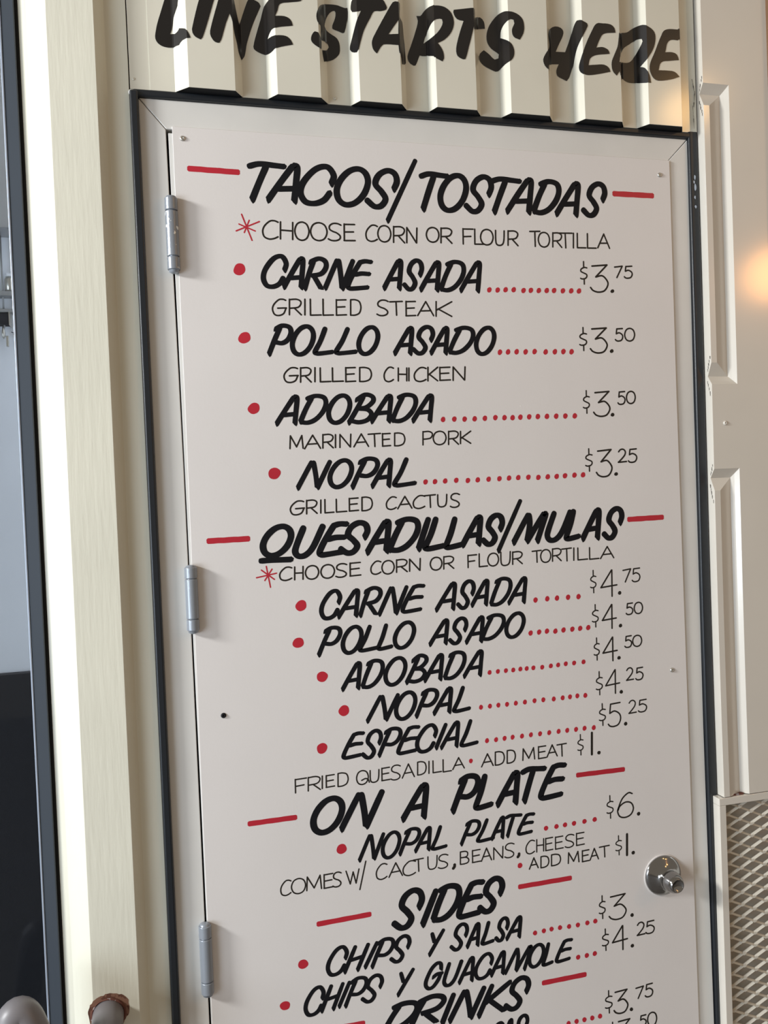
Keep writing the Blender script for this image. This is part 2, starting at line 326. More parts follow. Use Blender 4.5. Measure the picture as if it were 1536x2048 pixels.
# brush alphabet: strokes as point lists in a unit box; 'o' first = closed loop; more than two points = smooth curve
HEAVY = {
'A':[[(.84,.97),(.42,.5),(0,0)],[(.88,1),(1,.93),(.96,.5),(.9,0)],[(.25,.30),(.9,.34)]],
'B':[[(.59,.93),(.3,.45),(0,0)],[(.3,.82),(.66,1),(.95,.93),(.98,.75),(.7,.54),(.36,.5)],[(.36,.5),(.75,.46),(.92,.28),(.75,.08),(.42,0),(.1,.05)]],
'C':[[(.93,.55),(1,.78),(.8,1),(.45,.92),(.1,.58),(0,.28),(.14,.04),(.42,0),(.7,.1),(.88,.3)]],
'D':[[(.45,.95),(.2,.5),(0,.05)],[(.25,.9),(.6,1),(.92,.93),(1,.7),(.88,.4),(.6,.12),(.3,0),(.02,.02)]],
'E':[[(.55,.98),(.25,.55),(.02,.12),(.08,0),(.3,0),(.85,.05)],[(.5,.95),(.75,1),(1,.98)],[(.32,.50),(.6,.55),(.92,.54)]],
'G':[[(.95,.72),(.92,.95),(.7,1),(.35,.8),(.05,.4),(0,.15),(.18,0),(.45,.04),(.75,.28),(.92,.52)],[(.45,.44),(.7,.54),(1,.55)]],
'H':[[(.45,1),(0,0)],[(1,1),(.55,0)],[(.22,.44),(.75,.52)]],
'I':[[(1,1),(0,0)]],
'_':[[(0,.1),(.35,.5),(1,.9)]],
'K':[[(.42,1),(0,0)],[(1,1),(.25,.45)],[(.32,.5),(.78,.02)]],
'L':[[(.58,1),(.3,.5),(.0,.1),(.08,.02),(.3,.02),(.98,.08)]],
'M':[[(.45,1),(0,0)],[(.48,1),(.5,.6),(.42,.03)],[(.95,1),(.44,.03)],[(.97,1),(1,.9),(.75,0)]],
'N':[[(.42,1),(0,0)],[(.48,1),(.55,.5),(.6,0)],[(1,1),(.62,0)]],
'O':['o',[(.72,1),(.94,.87),(1,.62),(.86,.3),(.58,.06),(.28,0),(.06,.13),(0,.4),(.14,.7),(.42,.94)]],
'P':[[(.5,.94),(.25,.5),(0,0)],[(.28,.88),(.6,1),(.92,.95),(1,.75),(.85,.5),(.6,.38),(.33,.4)]],
'R':[[(.42,.94),(.2,.5),(0,0)],[(.25,.88),(.65,1),(.95,.92),(1,.72),(.78,.5),(.35,.42)],[(.4,.44),(.75,.02)]],
'S':[[(.9,.5),(1,.72),(.92,.93),(.68,1),(.4,.87),(.28,.62),(.48,.42),(.62,.22),(.48,.03),(.25,0),(0,.16)]],
'T':[[(0,.92),(.3,1),(.7,.98),(1,.96)],[(.5,.96),(.3,.5),(.1,0)]],
'U':[[(.3,1),(.05,.4),(0,.15),(.13,0),(.38,.03),(.65,.3),(1,1)]],
'Y':[[(.18,.93),(.35,.52)],[(1,1),(0,0)]],
'/':[[(1,1),(0,0)]],
}
THIN = {
'A':[[(.5,1),(0,0)],[(.5,1),(1,0)],[(.17,.33),(.83,.36)]],
'B':[[(0,1),(0,0)],[(0,1),(.55,1),(.85,.88),(.82,.62),(.5,.53),(.05,.53)],[(.05,.53),(.7,.5),(1,.3),(.9,.08),(.5,0),(0,0)]],
'C':[[(1,.93),(.75,1),(.45,.96),(.12,.7),(0,.42),(.1,.12),(.42,0),(.75,.04),(1,.14)]],
'D':[[(0,1),(0,0)],[(0,1),(.45,1),(.85,.87),(1,.5),(.85,.15),(.45,.01),(0,0)]],
'E':[[(0,1),(.02,0)],[(0,.98),(.95,1)],[(.02,.52),(.85,.55)],[(0,0),(1,.03)]],
'F':[[(0,1),(.03,0)],[(0,.98),(1,1)],[(.02,.48),(.78,.52)]],
'G':[[(.95,.94),(.75,1),(.45,.97),(.12,.7),(0,.4),(.14,.08),(.45,0),(.8,.12),(.98,.46)],[(1,.47),(.38,.45)]],
'H':[[(0,1),(0,0)],[(1,1),(1,0)],[(0,.52),(1,.5)]],
'I':[[(0,1),(0,0)]],
'K':[[(0,1),(0,0)],[(1,1),(.03,.42)],[(.12,.5),(1,0)]],
'L':[[(0,1),(.02,.02)],[(.02,.0),(1,.02)]],
'M':[[(.03,1),(0,0)],[(.03,1),(.5,.12)],[(.5,.12),(.9,1)],[(.9,1),(1,0)]],
'N':[[(0,1),(0,0)],[(0,1),(.95,.02)],[(.97,.02),(1,1)]],
'O':['o',[(.5,1),(.85,.87),(1,.5),(.85,.13),(.5,0),(.15,.13),(0,.5),(.15,.87)]],
'P':[[(0,1),(0,0)],[(0,.98),(.6,1),(.97,.88),(1,.68),(.75,.48),(.05,.42)]],
'Q':['o',[(.45,1),(.78,.87),(.92,.5),(.78,.13),(.45,0),(.13,.13),(0,.5),(.13,.87)],[(.4,.3),(.7,.4),(.92,.3),(1,.1)]],
'R':[[(0,1),(0,0)],[(0,.98),(.6,1),(.93,.88),(.95,.68),(.7,.48),(.05,.42)],[(.4,.44),(1,0)]],
'S':[[(.97,.92),(.7,1),(.35,.99),(.1,.85),(.1,.65),(.35,.53),(.65,.45),(.92,.28),(.88,.1),(.6,0),(.25,0),(0,.08)]],
'T':[[(0,.96),(1,1)],[(.5,.98),(.55,0)]],
'U':[[(0,1),(.02,.35),(.14,.07),(.48,0),(.83,.1),(.97,.4),(1,1)]],
'W':[[(0,.98),(.33,0)],[(.33,0),(.55,.85)],[(.55,.85),(.78,0)],[(.78,0),(1,1)]],
'/':[[(1,1),(0,0)]],
',':[[(.8,1),(.7,.45),(0,0)]],
'0':['o',[(.5,1),(.85,.87),(1,.5),(.85,.13),(.5,0),(.15,.13),(0,.5),(.15,.87)]],
'1':[[(0,1),(1,0)]],
'2':[[(.03,.82),(.25,.98),(.6,1),(.85,.82),(.78,.55),(.4,.25),(0,0)],[(0,0),(1,.04)]],
'3':[[(.08,.96),(.95,1)],[(.95,1),(.3,.56)],[(.3,.56),(.68,.6),(.96,.42),(1,.25),(.8,.05),(.45,0),(.15,.06),(0,.17)]],
'4':[[(.66,1),(0,.36)],[(0,.36),(1,.42)],[(.68,1),(.7,0)]],
'5':[[(.95,1),(.18,.97)],[(.18,.97),(.12,.58)],[(.12,.58),(.5,.66),(.9,.52),(1,.3),(.82,.07),(.45,0),(.15,.03),(0,.12)]],
'6':[[(.92,.95),(.68,1),(.3,.8),(.06,.45),(0,.27),(.15,.06),(.5,0),(.85,.1),(1,.34),(.85,.57),(.5,.63),(.15,.5),(.03,.34)]],
'7':[[(0,.92),(1,1)],[(1,1),(.3,0)]],
'$':[[(1,.72),(.6,.74),(.15,.67),(.1,.57),(.5,.5),(.95,.43),(1,.33),(.75,.25),(.3,.23),(.05,.26)],[(.5,1),(.52,.74)],[(.6,.24),(.62,0)]],
}

WORDS = [
["H",1061,"heading","TACOS/TOSTADAS",[["T",[11173,191661,16618,191627,16858,197209,11413,197186]],["A",[14220,191748,18767,191720,19007,197320,14459,197300]],["C",[19281,191455,24631,191420,24882,197346,19531,197322]],["O",[25145,191507,30263,191475,30507,197306,25389,197284]],["S",[30105,191443,35125,191411,35371,197321,30350,197299]],["T",[39192,191467,43756,191438,43992,197200,39428,197181]],["O",[42597,191397,47102,191368,47339,197192,42834,197173]],["S",[47082,191432,51603,191403,51839,197246,47318,197228]],["T",[51674,191552,56716,191522,56937,197061,51896,197042]],["A",[54536,191771,58878,191746,59097,197247,54755,197229]],["D",[59365,191750,64026,191724,64239,197112,59578,197094]],["A",[63637,191745,67655,191723,67866,197085,63847,197070]],["S",[68623,191725,72775,191702,72989,197200,68837,197184]]]],
["H",833,"heading_slash","/",[["/",[33512,189259,38194,189457,38600,199257,33917,198976]]]],
["T",271,"description","CHOOSE CORN OR FLOUR TORTILLA",[["C",[13061,185568,15458,185537,15583,188440,13186,188458]],["H",[15851,185640,17781,185615,17895,188282,15965,188297]],["O",[18119,185555,20379,185526,20502,188405,18242,188422]],["O",[20648,185606,23299,185572,23419,188415,20768,188434]],["S",[23520,185706,25613,185681,25728,188406,23635,188421]],["E",[26100,185747,27890,185725,28002,188376,26211,188389]],["C",[29705,185804,31601,185782,31711,188406,29814,188419]],["O",[31687,185785,33872,185759,33982,188394,31797,188410]],["R",[34343,185760,36217,185737,36324,188320,34451,188334]],["N",[36583,185781,38305,185760,38407,188227,36685,188240]],["O",[39949,186044,42116,186019,42215,188426,40048,188441]],["R",[42487,185986,44388,185964,44488,188398,42586,188412]],["F",[46339,185928,48123,185908,48226,188447,46442,188459]],["L",[48419,185970,50011,185952,50113,188450,48520,188461]],["O",[49461,185926,51704,185900,51808,188485,49566,188500]],["U",[52149,185921,53704,185903,53804,188381,52248,188392]],["R",[54421,185995,56227,185974,56324,188414,54519,188426]],["T",[58383,185987,60245,185966,60348,188562,58487,188574]],["O",[59976,185932,62060,185909,62159,188402,60075,188416]],["R",[62676,185998,64351,185980,64447,188407,62772,188418]],["T",[63681,185938,66285,185909,66386,188477,63782,188495]],["I",[66552,185972,66552,185972,66651,188485,66651,188485]],["L",[67282,186022,68922,186004,69019,188474,67379,188485]],["L",[69208,186033,70890,186015,70986,188492,69304,188503]],["A",[71213,186150,73506,186126,73601,188561,71307,188575]]]],
["H",865,"item","CARNE ASADA",[["C",[12841,178122,16426,178096,16632,182904,13047,182896]],["A",[16121,178154,19098,178134,19294,182706,16316,182701]],["R",[19409,178021,22820,177997,23020,182733,19610,182727]],["N",[22724,178176,27223,178146,27409,182581,22911,182575]],["E",[26366,178132,30192,178106,30378,182540,26552,182535]],["A",[32468,178333,35273,178316,35462,182868,32657,182863]],["S",[35826,178225,38833,178205,39028,182923,36020,182917]],["A",[38700,178228,41796,178207,41984,182788,38888,182782]],["D",[42167,178205,46164,178178,46356,182905,42359,182897]],["A",[45680,178250,49001,178229,49193,182977,45873,182970]]]],
["T",262,"description","GRILLED STEAK",[["G",[14077,173607,16259,173616,16369,176173,14187,176153]],["R",[16759,173756,18651,173765,18755,176212,16864,176195]],["I",[19227,173773,19227,173773,19332,176242,19332,176242]],["L",[20090,173735,21847,173743,21954,176274,20197,176258]],["L",[22141,173764,23832,173772,23940,176313,22249,176297]],["E",[24315,173795,25966,173803,26071,176276,24420,176261]],["D",[26668,173829,28361,173837,28465,176321,26772,176305]],["S",[31052,173850,32964,173859,33067,176338,31155,176321]],["T",[33191,173934,35312,173944,35406,176195,33284,176176]],["E",[35950,173856,37618,173864,37716,176231,36048,176216]],["A",[37963,173925,40714,173938,40809,176252,38058,176228]],["K",[41139,173863,43865,173875,43964,176297,41238,176273]]]],
["H",843,"item","POLLO ASADO",[["P",[13311,167622,16735,167598,16924,172014,13500,172010]],["O",[16961,167513,20328,167489,20518,171936,17151,171932]],["L",[20618,167596,23421,167576,23595,171685,20792,171683]],["L",[24059,167661,27301,167639,27471,171673,24229,171670]],["O",[27756,167621,30934,167599,31114,171923,27936,171920]],["A",[33818,167760,36706,167741,36879,171924,33992,171921]],["S",[36926,167753,40325,167731,40504,172076,37104,172071]],["A",[40045,167858,42827,167841,42997,171990,40215,171986]],["D",[43234,167857,47406,167831,47576,172014,43404,172009]],["O",[47947,167678,51162,167657,51340,172060,48125,172056]]]],
["T",267,"description","GRILLED CHICKEN",[["G",[15443,163074,17694,163083,17793,165415,15542,165396]],["R",[18089,163120,19785,163128,19882,165414,18187,165399]],["I",[20393,163185,20393,163185,20488,165406,20488,165406]],["L",[21236,163154,22952,163162,23045,165368,21329,165353]],["L",[23222,163196,25004,163204,25096,165366,23313,165350]],["E",[25407,163158,27042,163165,27137,165425,25502,165411]],["D",[27721,163172,29669,163181,29763,165432,27815,165415]],["C",[31800,163118,33363,163124,33461,165474,31898,165460]],["H",[34201,163244,35639,163250,35725,165334,34287,165323]],["I",[36003,163261,36003,163261,36089,165334,36089,165334]],["C",[36919,163115,38934,163123,39028,165415,37013,165398]],["K",[39279,163218,40971,163225,41063,165462,39371,165447]],["E",[41346,163288,43194,163296,43282,165460,41435,165445]],["N",[43683,163276,45776,163285,45867,165511,43774,165493]]]],
["H",842,"item","ADOBADA",[["A",[14044,156651,17227,156658,17408,160879,14224,160847]],["D",[17798,156689,21899,156698,22079,160936,17978,160895]],["O",[22342,156588,25814,156595,25997,160938,22525,160903]],["B",[25677,156601,29737,156609,29923,161040,25862,160999]],["A",[29467,156745,32647,156752,32818,160861,29638,160830]],["D",[32944,156689,36919,156698,37096,160977,33121,160938]],["A",[36470,156732,39675,156739,39845,160848,36639,160817]]]],
["T",254,"description","MARINATED PORK",[["M",[15944,152637,18038,152647,18124,154668,16030,154651]],["A",[18283,152552,20843,152563,20934,154692,18373,154671]],["R",[21227,152582,22911,152589,23002,154760,21319,154746]],["I",[23279,152634,23279,152634,23365,154680,23365,154680]],["N",[24018,152616,25799,152624,25887,154705,24106,154691]],["A",[26326,152663,28747,152674,28834,154731,26413,154712]],["T",[28678,152625,30737,152634,30824,154734,28766,154717]],["E",[31080,152651,32440,152657,32525,154700,31165,154689]],["D",[33144,152654,34875,152661,34961,154729,33229,154715]],["P",[37993,152696,39585,152703,39675,154891,38083,154877]],["O",[39767,152648,41996,152658,42087,154882,39858,154864]],["R",[42449,152642,44182,152649,44272,154853,42539,154839]],["K",[44546,152754,46350,152762,46432,154790,44629,154776]]]],
["H",852,"item","NOPAL",[["N",[16969,146433,22126,146421,22296,150413,17138,150386]],["O",[22117,146287,25675,146278,25854,150527,22296,150508]],["P",[25831,146210,29984,146199,30172,150689,26018,150666]],["A",[29137,146247,32182,146240,32357,150450,29312,150434]],["L",[32863,146122,36369,146112,36550,150473,33043,150455]]]],
["T",256,"description","GRILLED CACTUS",[["G",[15548,142118,17775,142128,17868,144306,15641,144287]],["R",[18158,142206,19853,142214,19944,144357,18249,144342]],["I",[20454,142233,20454,142233,20542,144299,20542,144299]],["L",[21109,142229,22582,142236,22672,144362,21199,144349]],["L",[22971,142276,24695,142285,24782,144340,23057,144326]],["E",[25115,142341,26637,142348,26723,144393,25201,144380]],["D",[27217,142301,28942,142309,29033,144475,27308,144460]],["C",[31311,142300,32979,142308,33063,144342,31395,144328]],["A",[33244,142356,35650,142368,35732,144354,33326,144334]],["C",[35883,142256,37861,142265,37947,144367,35970,144350]],["T",[37851,142350,39701,142359,39785,144405,37935,144390]],["U",[40112,142347,41692,142354,41775,144382,40195,144368]],["S",[42332,142194,43982,142201,44074,144458,42424,144444]]]],
["H",1078,"heading","QUESADILLAS/MULAS",[["O",[10972,135850,15383,135907,15576,140417,11165,140324]],["_",[10558,135115,15311,134835,15323,135125,10570,135402]],["U",[16062,135527,20505,135580,20699,140134,16255,140043]],["E",[19916,135555,24371,135609,24571,140364,20116,140272]],["S",[23372,135595,27857,135648,28057,140404,23571,140311]],["A",[27875,135602,31387,135643,31587,140432,28075,140360]],["D",[31598,135588,36446,135645,36652,140619,31804,140518]],["I",[36552,135678,38217,135587,38417,140460,36753,140537]],["L",[37724,135444,40822,135479,41027,140480,37929,140417]],["L",[41360,135472,43950,135501,44148,140343,41557,140292]],["A",[44306,135911,47390,135948,47571,140422,44487,140361]],["S",[47869,135717,51348,135757,51541,140538,48062,140468]],["M",[53471,135826,59274,135894,59453,140403,53650,140289]],["U",[59670,135779,63982,135829,64166,140519,59854,140434]],["L",[63255,135771,65599,135797,65789,140657,63446,140610]],["A",[66400,135783,69505,135818,69694,140656,66588,140595]],["S",[70422,135587,73936,135625,74131,140682,70618,140614]]]],
["H",840,"heading_slash","/",[["/",[50623,134522,54595,134300,54936,142807,50964,142969]]]],
["T",252,"description","CHOOSE CORN OR FLOUR TORTILLA",[["C",[13418,131825,15336,131835,15425,133909,13507,133892]],["H",[15801,131830,17135,131837,17221,133870,15888,133858]],["O",[17521,131750,19654,131760,19745,133921,17613,133902]],["O",[20020,131743,22226,131754,22318,133926,20112,133906]],["S",[22465,131788,24288,131797,24378,133921,22555,133905]],["E",[24799,131855,26584,131864,26672,133964,24887,133948]],["C",[28266,131879,29936,131887,30025,134000,28354,133985]],["O",[30122,131793,32191,131803,32282,133988,30213,133970]],["R",[32610,131974,34419,131983,34503,134024,32695,134008]],["N",[34836,132023,36659,132032,36741,134005,34918,133989]],["O",[38400,131923,40418,131934,40504,134043,38486,134026]],["R",[40764,132014,42512,132023,42595,134071,40848,134056]],["F",[45016,131996,46557,132004,46641,134066,45099,134052]],["L",[47021,132012,48515,132019,48603,134187,47109,134174]],["O",[48570,131994,50515,132003,50601,134151,48657,134134]],["U",[50923,131944,52646,131952,52738,134243,51015,134228]],["R",[53094,132061,54861,132070,54944,134166,53178,134150]],["T",[56695,132148,58363,132157,58442,134147,56774,134132]],["O",[58264,132026,60154,132035,60240,134220,58350,134203]],["R",[60491,132151,62119,132159,62203,134288,60575,134274]],["T",[62235,132041,64027,132050,64113,134226,62320,134210]],["I",[64507,132083,64507,132083,64590,134200,64590,134200]],["L",[65266,132093,67140,132102,67221,134172,65347,134155]],["L",[67512,132075,69337,132084,69416,134104,67591,134089]],["A",[69649,132066,72219,132079,72297,134114,69728,134092]]]],
["H",776,"item","CARNE ASADA",[["C",[19827,125306,22861,125315,23043,129627,20009,129594]],["A",[22678,125426,25825,125435,25998,129540,22850,129507]],["R",[26229,125395,29583,125405,29762,129693,26408,129657]],["N",[29443,125366,34061,125379,34232,129516,29614,129468]],["E",[33338,125428,36949,125438,37118,129528,33506,129491]],["A",[39209,125319,42438,125327,42612,129565,39382,129532]],["S",[42954,125317,45791,125324,45969,129712,43133,129683]],["A",[45512,125649,48257,125658,48418,129647,45673,129619]],["D",[48893,125435,52444,125445,52617,129761,49066,129724]],["A",[52150,125557,55170,125566,55333,129646,52313,129616]]]],
["H",764,"item","POLLO ASADO",[["P",[19195,119589,22667,119596,22842,123752,19370,123719]],["O",[23102,119463,26164,119468,26338,123613,23276,123585]],["L",[25965,119590,28758,119595,28922,123517,26129,123492]],["L",[29045,119596,31261,119600,31424,123513,29208,123493]],["O",[31797,119536,35070,119542,35240,123643,31966,123613]],["A",[37877,119694,40879,119700,41036,123527,38033,123500]],["S",[41286,119508,44239,119513,44405,123592,41452,123565]],["A",[44252,119514,47149,119519,47313,123566,44416,123541]],["D",[47084,119743,50986,119751,51145,123683,47242,123648]],["O",[51443,119699,54625,119706,54784,123686,51603,123658]]]],
["H",765,"item","ADOBADA",[["A",[22832,113684,25650,113686,25820,117735,23002,117711]],["D",[26122,113644,29497,113646,29672,117835,26297,117807]],["O",[29976,113617,33343,113620,33521,117909,30154,117881]],["B",[33586,113765,36997,113768,37171,117986,33759,117957]],["A",[36729,113789,39695,113792,39861,117837,36895,117812]],["D",[40192,113751,43686,113754,43857,117971,40363,117941]],["A",[43645,113845,46744,113848,46906,117857,43807,117832]]]],
["H",773,"item","NOPAL",[["N",[26733,108117,31863,108118,32021,111916,26891,111879]],["O",[31531,107828,34810,107827,34986,112097,31708,112073]],["P",[35028,108039,38604,108039,38773,112158,35197,112131]],["A",[38111,108175,41038,108176,41200,112134,38273,112112]],["L",[41621,108060,44323,108061,44485,112034,41783,112014]]]],
["H",743,"item","ESPECIAL",[["E",[22456,102558,25739,102558,25895,106288,22613,106266]],["S",[25626,102150,28728,102147,28905,106398,25804,106376]],["P",[28446,102309,32052,102306,32222,106407,28616,106382]],["E",[31618,102226,35125,102224,35293,106281,31785,106258]],["C",[34879,102043,38172,102040,38346,106270,35053,106248]],["I",[38230,102411,39891,102220,40052,106145,38391,106325]],["A",[39138,102334,42079,102332,42241,106305,39300,106285]],["L",[42664,102176,45466,102174,45634,106309,42832,106291]]]],
["T",225,"description","FRIED QUESADILLA",[["F",[14436,97912,16243,97914,16336,100083,14529,100074]],["R",[16534,97963,18488,97965,18580,100142,16627,100132]],["I",[18810,98065,18863,98059,18948,100074,18895,100080]],["E",[19451,98168,20838,98170,20918,100077,19532,100069]],["D",[21394,98053,23060,98055,23149,100175,21483,100166]],["Q",[24457,97888,26578,97890,26672,100147,24551,100136]],["U",[26719,98007,28198,98009,28280,99989,26801,99982]],["E",[28695,98090,30047,98092,30132,100148,28781,100141]],["S",[30235,97980,31872,97982,31970,100329,30333,100320]],["A",[32182,98085,34252,98088,34343,100300,32274,100289]],["D",[34821,98271,36287,98274,36375,100407,34909,100399]],["I",[36784,98300,36784,98300,36866,100302,36866,100302]],["L",[37479,98320,38959,98323,39041,100305,37560,100297]],["L",[39241,98240,40703,98243,40786,100285,39325,100277]],["A",[40969,98443,43018,98447,43094,100317,41045,100306]]]],
["T",241,"description","ADD MEAT",[["A",[46104,98270,48190,98254,48274,100345,46188,100353]],["D",[48573,98249,50202,98237,50291,100453,48662,100459]],["D",[50740,98322,52231,98311,52318,100459,50826,100465]],["M",[53617,98481,55820,98465,55898,100426,53695,100435]],["E",[56515,98418,57945,98407,58027,100474,56597,100480]],["A",[58132,98508,60031,98494,60111,100502,58212,100509]],["T",[59994,98351,61751,98338,61835,100455,60078,100462]]]],
["H",1102,"heading","ON A PLATE",[["O",[17078,91000,21767,90945,21991,96244,17301,96253]],["N",[21717,91177,28462,91100,28681,96353,21936,96365]],["A",[32067,91351,36003,91309,36219,96532,32282,96537]],["P",[40734,91513,45175,91467,45398,96971,40958,96973]],["L",[44841,91323,47575,91294,47793,96706,45060,96709]],["A",[48759,91547,52338,91511,52542,96589,48963,96594]],["T",[53232,91523,57325,91481,57537,96815,53444,96818]],["E",[56651,91559,61132,91515,61342,96841,56861,96845]]]],
["H",690,"item","NOPAL PLATE",[["N",[24443,85614,28461,85567,28621,89396,24603,89415]],["O",[28315,85330,31164,85296,31333,89364,28484,89378]],["P",[31262,85622,34592,85583,34752,89471,31422,89486]],["A",[33952,85741,36435,85713,36583,89319,34101,89331]],["L",[36883,85539,39277,85511,39429,89209,37034,89221]],["P",[41987,85723,45185,85687,45332,89312,42134,89327]],["L",[44924,85696,47771,85664,47915,89223,45067,89237]],["A",[47455,85850,49555,85828,49693,89272,47594,89282]],["T",[50036,85921,52754,85892,52891,89305,50172,89318]],["E",[52277,85945,55109,85915,55235,89082,52404,89097]]]],
["T",227,"description","COMES W/ CACTUS, BEANS, CHEESE",[["C",[11437,81800,13055,81785,13156,84155,11538,84163]],["O",[13150,81772,15409,81752,15512,84161,13253,84171]],["M",[15622,82021,18008,82000,18100,84179,15715,84191]],["E",[18422,81946,19922,81933,20016,84151,18516,84158]],["S",[19859,81906,21260,81893,21358,84209,19957,84216]],["W",[22036,81989,24180,81971,24274,84208,22130,84217]],["/",[24287,80833,25269,80678,25463,85310,24481,85457]],["C",[27091,81943,28889,81927,28994,84444,27196,84452]],["A",[29245,82069,31530,82050,31623,84285,29338,84295]],["C",[31625,81869,33762,81850,33860,84213,31723,84222]],["T",[33406,82293,35133,82279,35218,84340,33491,84348]],["U",[35944,82287,37544,82274,37633,84446,36033,84452]],["S",[37760,82196,39485,82182,39577,84424,37852,84431]],[",",[40382,81860,40679,81857,40703,82433,40406,82435]],["B",[41656,82339,43144,82327,43229,84415,41741,84421]],["E",[43803,82319,45244,82308,45327,84354,43886,84360]],["A",[45410,82300,47241,82286,47327,84404,45495,84412]],["N",[47645,82271,49312,82259,49393,84252,47725,84260]],["S",[49658,82217,51398,82204,51493,84581,49753,84587]],[",",[52042,82064,52321,82062,52342,82570,52062,82572]],["C",[53554,82282,55135,82269,55226,84532,53644,84538]],["H",[55555,82390,56843,82380,56928,84515,55640,84520]],["E",[57229,82370,58586,82360,58671,84503,57314,84508]],["E",[59067,82356,60525,82345,60608,84455,59150,84461]],["S",[60916,82341,62601,82329,62687,84505,61002,84511]],["E",[63062,82430,64571,82419,64654,84539,63145,84545]]]],
["T",241,"description","ADD MEAT",[["A",[54083,79650,55729,79645,55802,81469,54155,81469]],["D",[56233,79549,57708,79544,57784,81455,56309,81455]],["D",[58221,79588,59922,79583,59997,81487,58296,81486]],["M",[61394,79536,63426,79530,63498,81376,61467,81376]],["E",[64068,79421,65395,79416,65471,81354,64144,81354]],["A",[65576,79482,67194,79477,67270,81430,65652,81429]],["T",[67380,79636,69294,79630,69369,81554,67455,81554]]]],
["H",1133,"heading","SIDES",[["S",[29724,73420,34530,73351,34773,79250,29967,79268]],["I",[34709,73413,36985,73029,37215,78623,34939,78984]],["D",[36534,73667,41113,73604,41333,78996,36754,79015]],["E",[41003,73540,45274,73481,45492,78862,41221,78881]],["S",[44732,73676,48853,73620,49069,78982,44948,78999]]]],
["H",727,"item","CHIPS Y SALSA",[["C",[18449,67708,21560,67721,21739,71967,18628,71930]],["H",[21237,67840,25150,67858,25311,71689,21397,71644]],["I",[24661,68033,26622,67676,26791,71704,24829,72047]],["P",[25818,67854,29381,67870,29553,72003,25990,71960]],["S",[28981,67960,32164,67975,32330,71970,29146,71932]],["Y",[35653,68118,38105,68130,38257,71830,35804,71802]],["S",[39425,68122,42290,68136,42456,72222,39592,72188]],["A",[42322,68266,44359,68277,44504,71867,42468,71844]],["L",[45020,68184,46976,68194,47120,71776,45165,71754]],["S",[47450,68292,49665,68303,49813,71988,47598,71962]],["A",[49474,68382,51991,68395,52126,71758,49608,71730]]]],
["H",711,"item","CHIPS Y GUACAMOLE",[["C",[14568,61913,17482,61923,17662,66147,14747,66114]],["H",[17199,62213,20691,62227,20852,66038,17360,65999]],["I",[20094,62415,21786,62086,21953,66056,20261,66372]],["P",[21137,62260,24614,62275,24789,66436,21311,66396]],["S",[23902,62270,27233,62283,27402,66334,24071,66296]],["Y",[29990,62416,32585,62427,32742,66218,30147,66189]],["G",[34756,62462,37597,62475,37759,66434,34918,66402]],["U",[37970,62402,41061,62415,41209,66059,38118,66026]],["A",[40655,62463,43120,62474,43276,66310,40811,66282]],["C",[43561,62439,46554,62451,46714,66416,43722,66382]],["A",[46427,62639,48740,62649,48886,66292,46573,66267]],["M",[49008,62620,53640,62641,53787,66319,49155,66268]],["O",[53400,62675,56061,62687,56207,66354,53546,66325]],["L",[56001,62589,57682,62597,57826,66237,56146,66219]],["E",[58469,62760,61346,62773,61480,66198,58603,66167]]]],
["H",1010,"heading","DRINKS",[["D",[27601,57002,33028,56972,33186,60804,27760,60797]],["R",[31956,56727,37645,56693,37823,61040,32134,61030]],["I",[37428,56308,39380,55920,39574,60658,37622,61030]],["N",[38754,56383,44855,56344,45037,60817,38935,60809]],["K",[43923,56214,49586,56176,49775,60875,44111,60867]],["S",[48735,56189,53004,56160,53205,61188,48936,61179]]]],
["H",732,"item","CAS",[["C",[45953,50499,48152,50462,48301,54172,46102,54194]],["A",[48091,50997,49634,50973,49771,54386,48228,54401]],["S",[50271,51114,52585,51078,52727,54636,50413,54657]]]],
["T",254,"price","$3.75",[["$",[67606,179773,68855,179802,69007,183685,67758,183647]]]],
["T",302,"price","$3.75",[["3",[69539,178434,72858,178504,73041,183219,69722,183122]]]],
["T",270,"price","$3.75",[["7",[74282,181069,75771,181107,75848,183092,74359,183049]],["5",[76189,181004,77721,181043,77802,183148,76270,183104]]]],
["T",257,"price","$3.50",[["$",[67002,168314,68343,168320,68498,172293,67157,172278]]]],
["T",305,"price","$3.50",[["3",[69096,167894,72288,167904,72457,172256,69265,172222]]]],
["T",273,"price","$3.50",[["5",[74012,169995,75438,170005,75523,172192,74096,172177]],["0",[75829,170007,77779,170020,77864,172245,75914,172225]]]],
["T",245,"price","$3.50",[["$",[67283,157458,68457,157462,68610,161375,67436,161363]]]],
["T",291,"price","$3.50",[["3",[69282,156872,72376,156879,72544,161204,69450,161174]]]],
["T",276,"price","$3.50",[["5",[74091,158912,75458,158920,75544,161157,74178,161144]],["0",[75757,159030,77485,159041,77568,161183,75839,161167]]]],
["T",248,"price","$3.25",[["$",[67325,147392,68596,147397,68748,151291,67477,151277]]]],
["T",294,"price","$3.25",[["3",[69404,146334,72379,146340,72562,151047,69587,151017]]]],
["T",279,"price","$3.25",[["2",[73763,148770,75355,148780,75441,151028,73849,151012]],["5",[75743,148685,77378,148695,77468,151043,75833,151026]]]],
["T",230,"price","$4.75",[["$",[67449,126188,68499,126193,68651,130097,67601,130086]]]],
["T",272,"price","$4.75",[["4",[69450,125333,72563,125341,72741,129950,69628,129918]]]],
["T",247,"price","$4.75",[["7",[73850,127668,75360,127678,75447,129930,73937,129915]],["5",[75678,127590,77198,127600,77289,129967,75769,129952]]]],
["T",231,"price","$4.50",[["$",[67560,120198,68706,120190,68858,124101,67712,124100]]]],
["T",274,"price","$4.50",[["4",[69516,119720,72217,119702,72379,123884,69678,123884]]]],
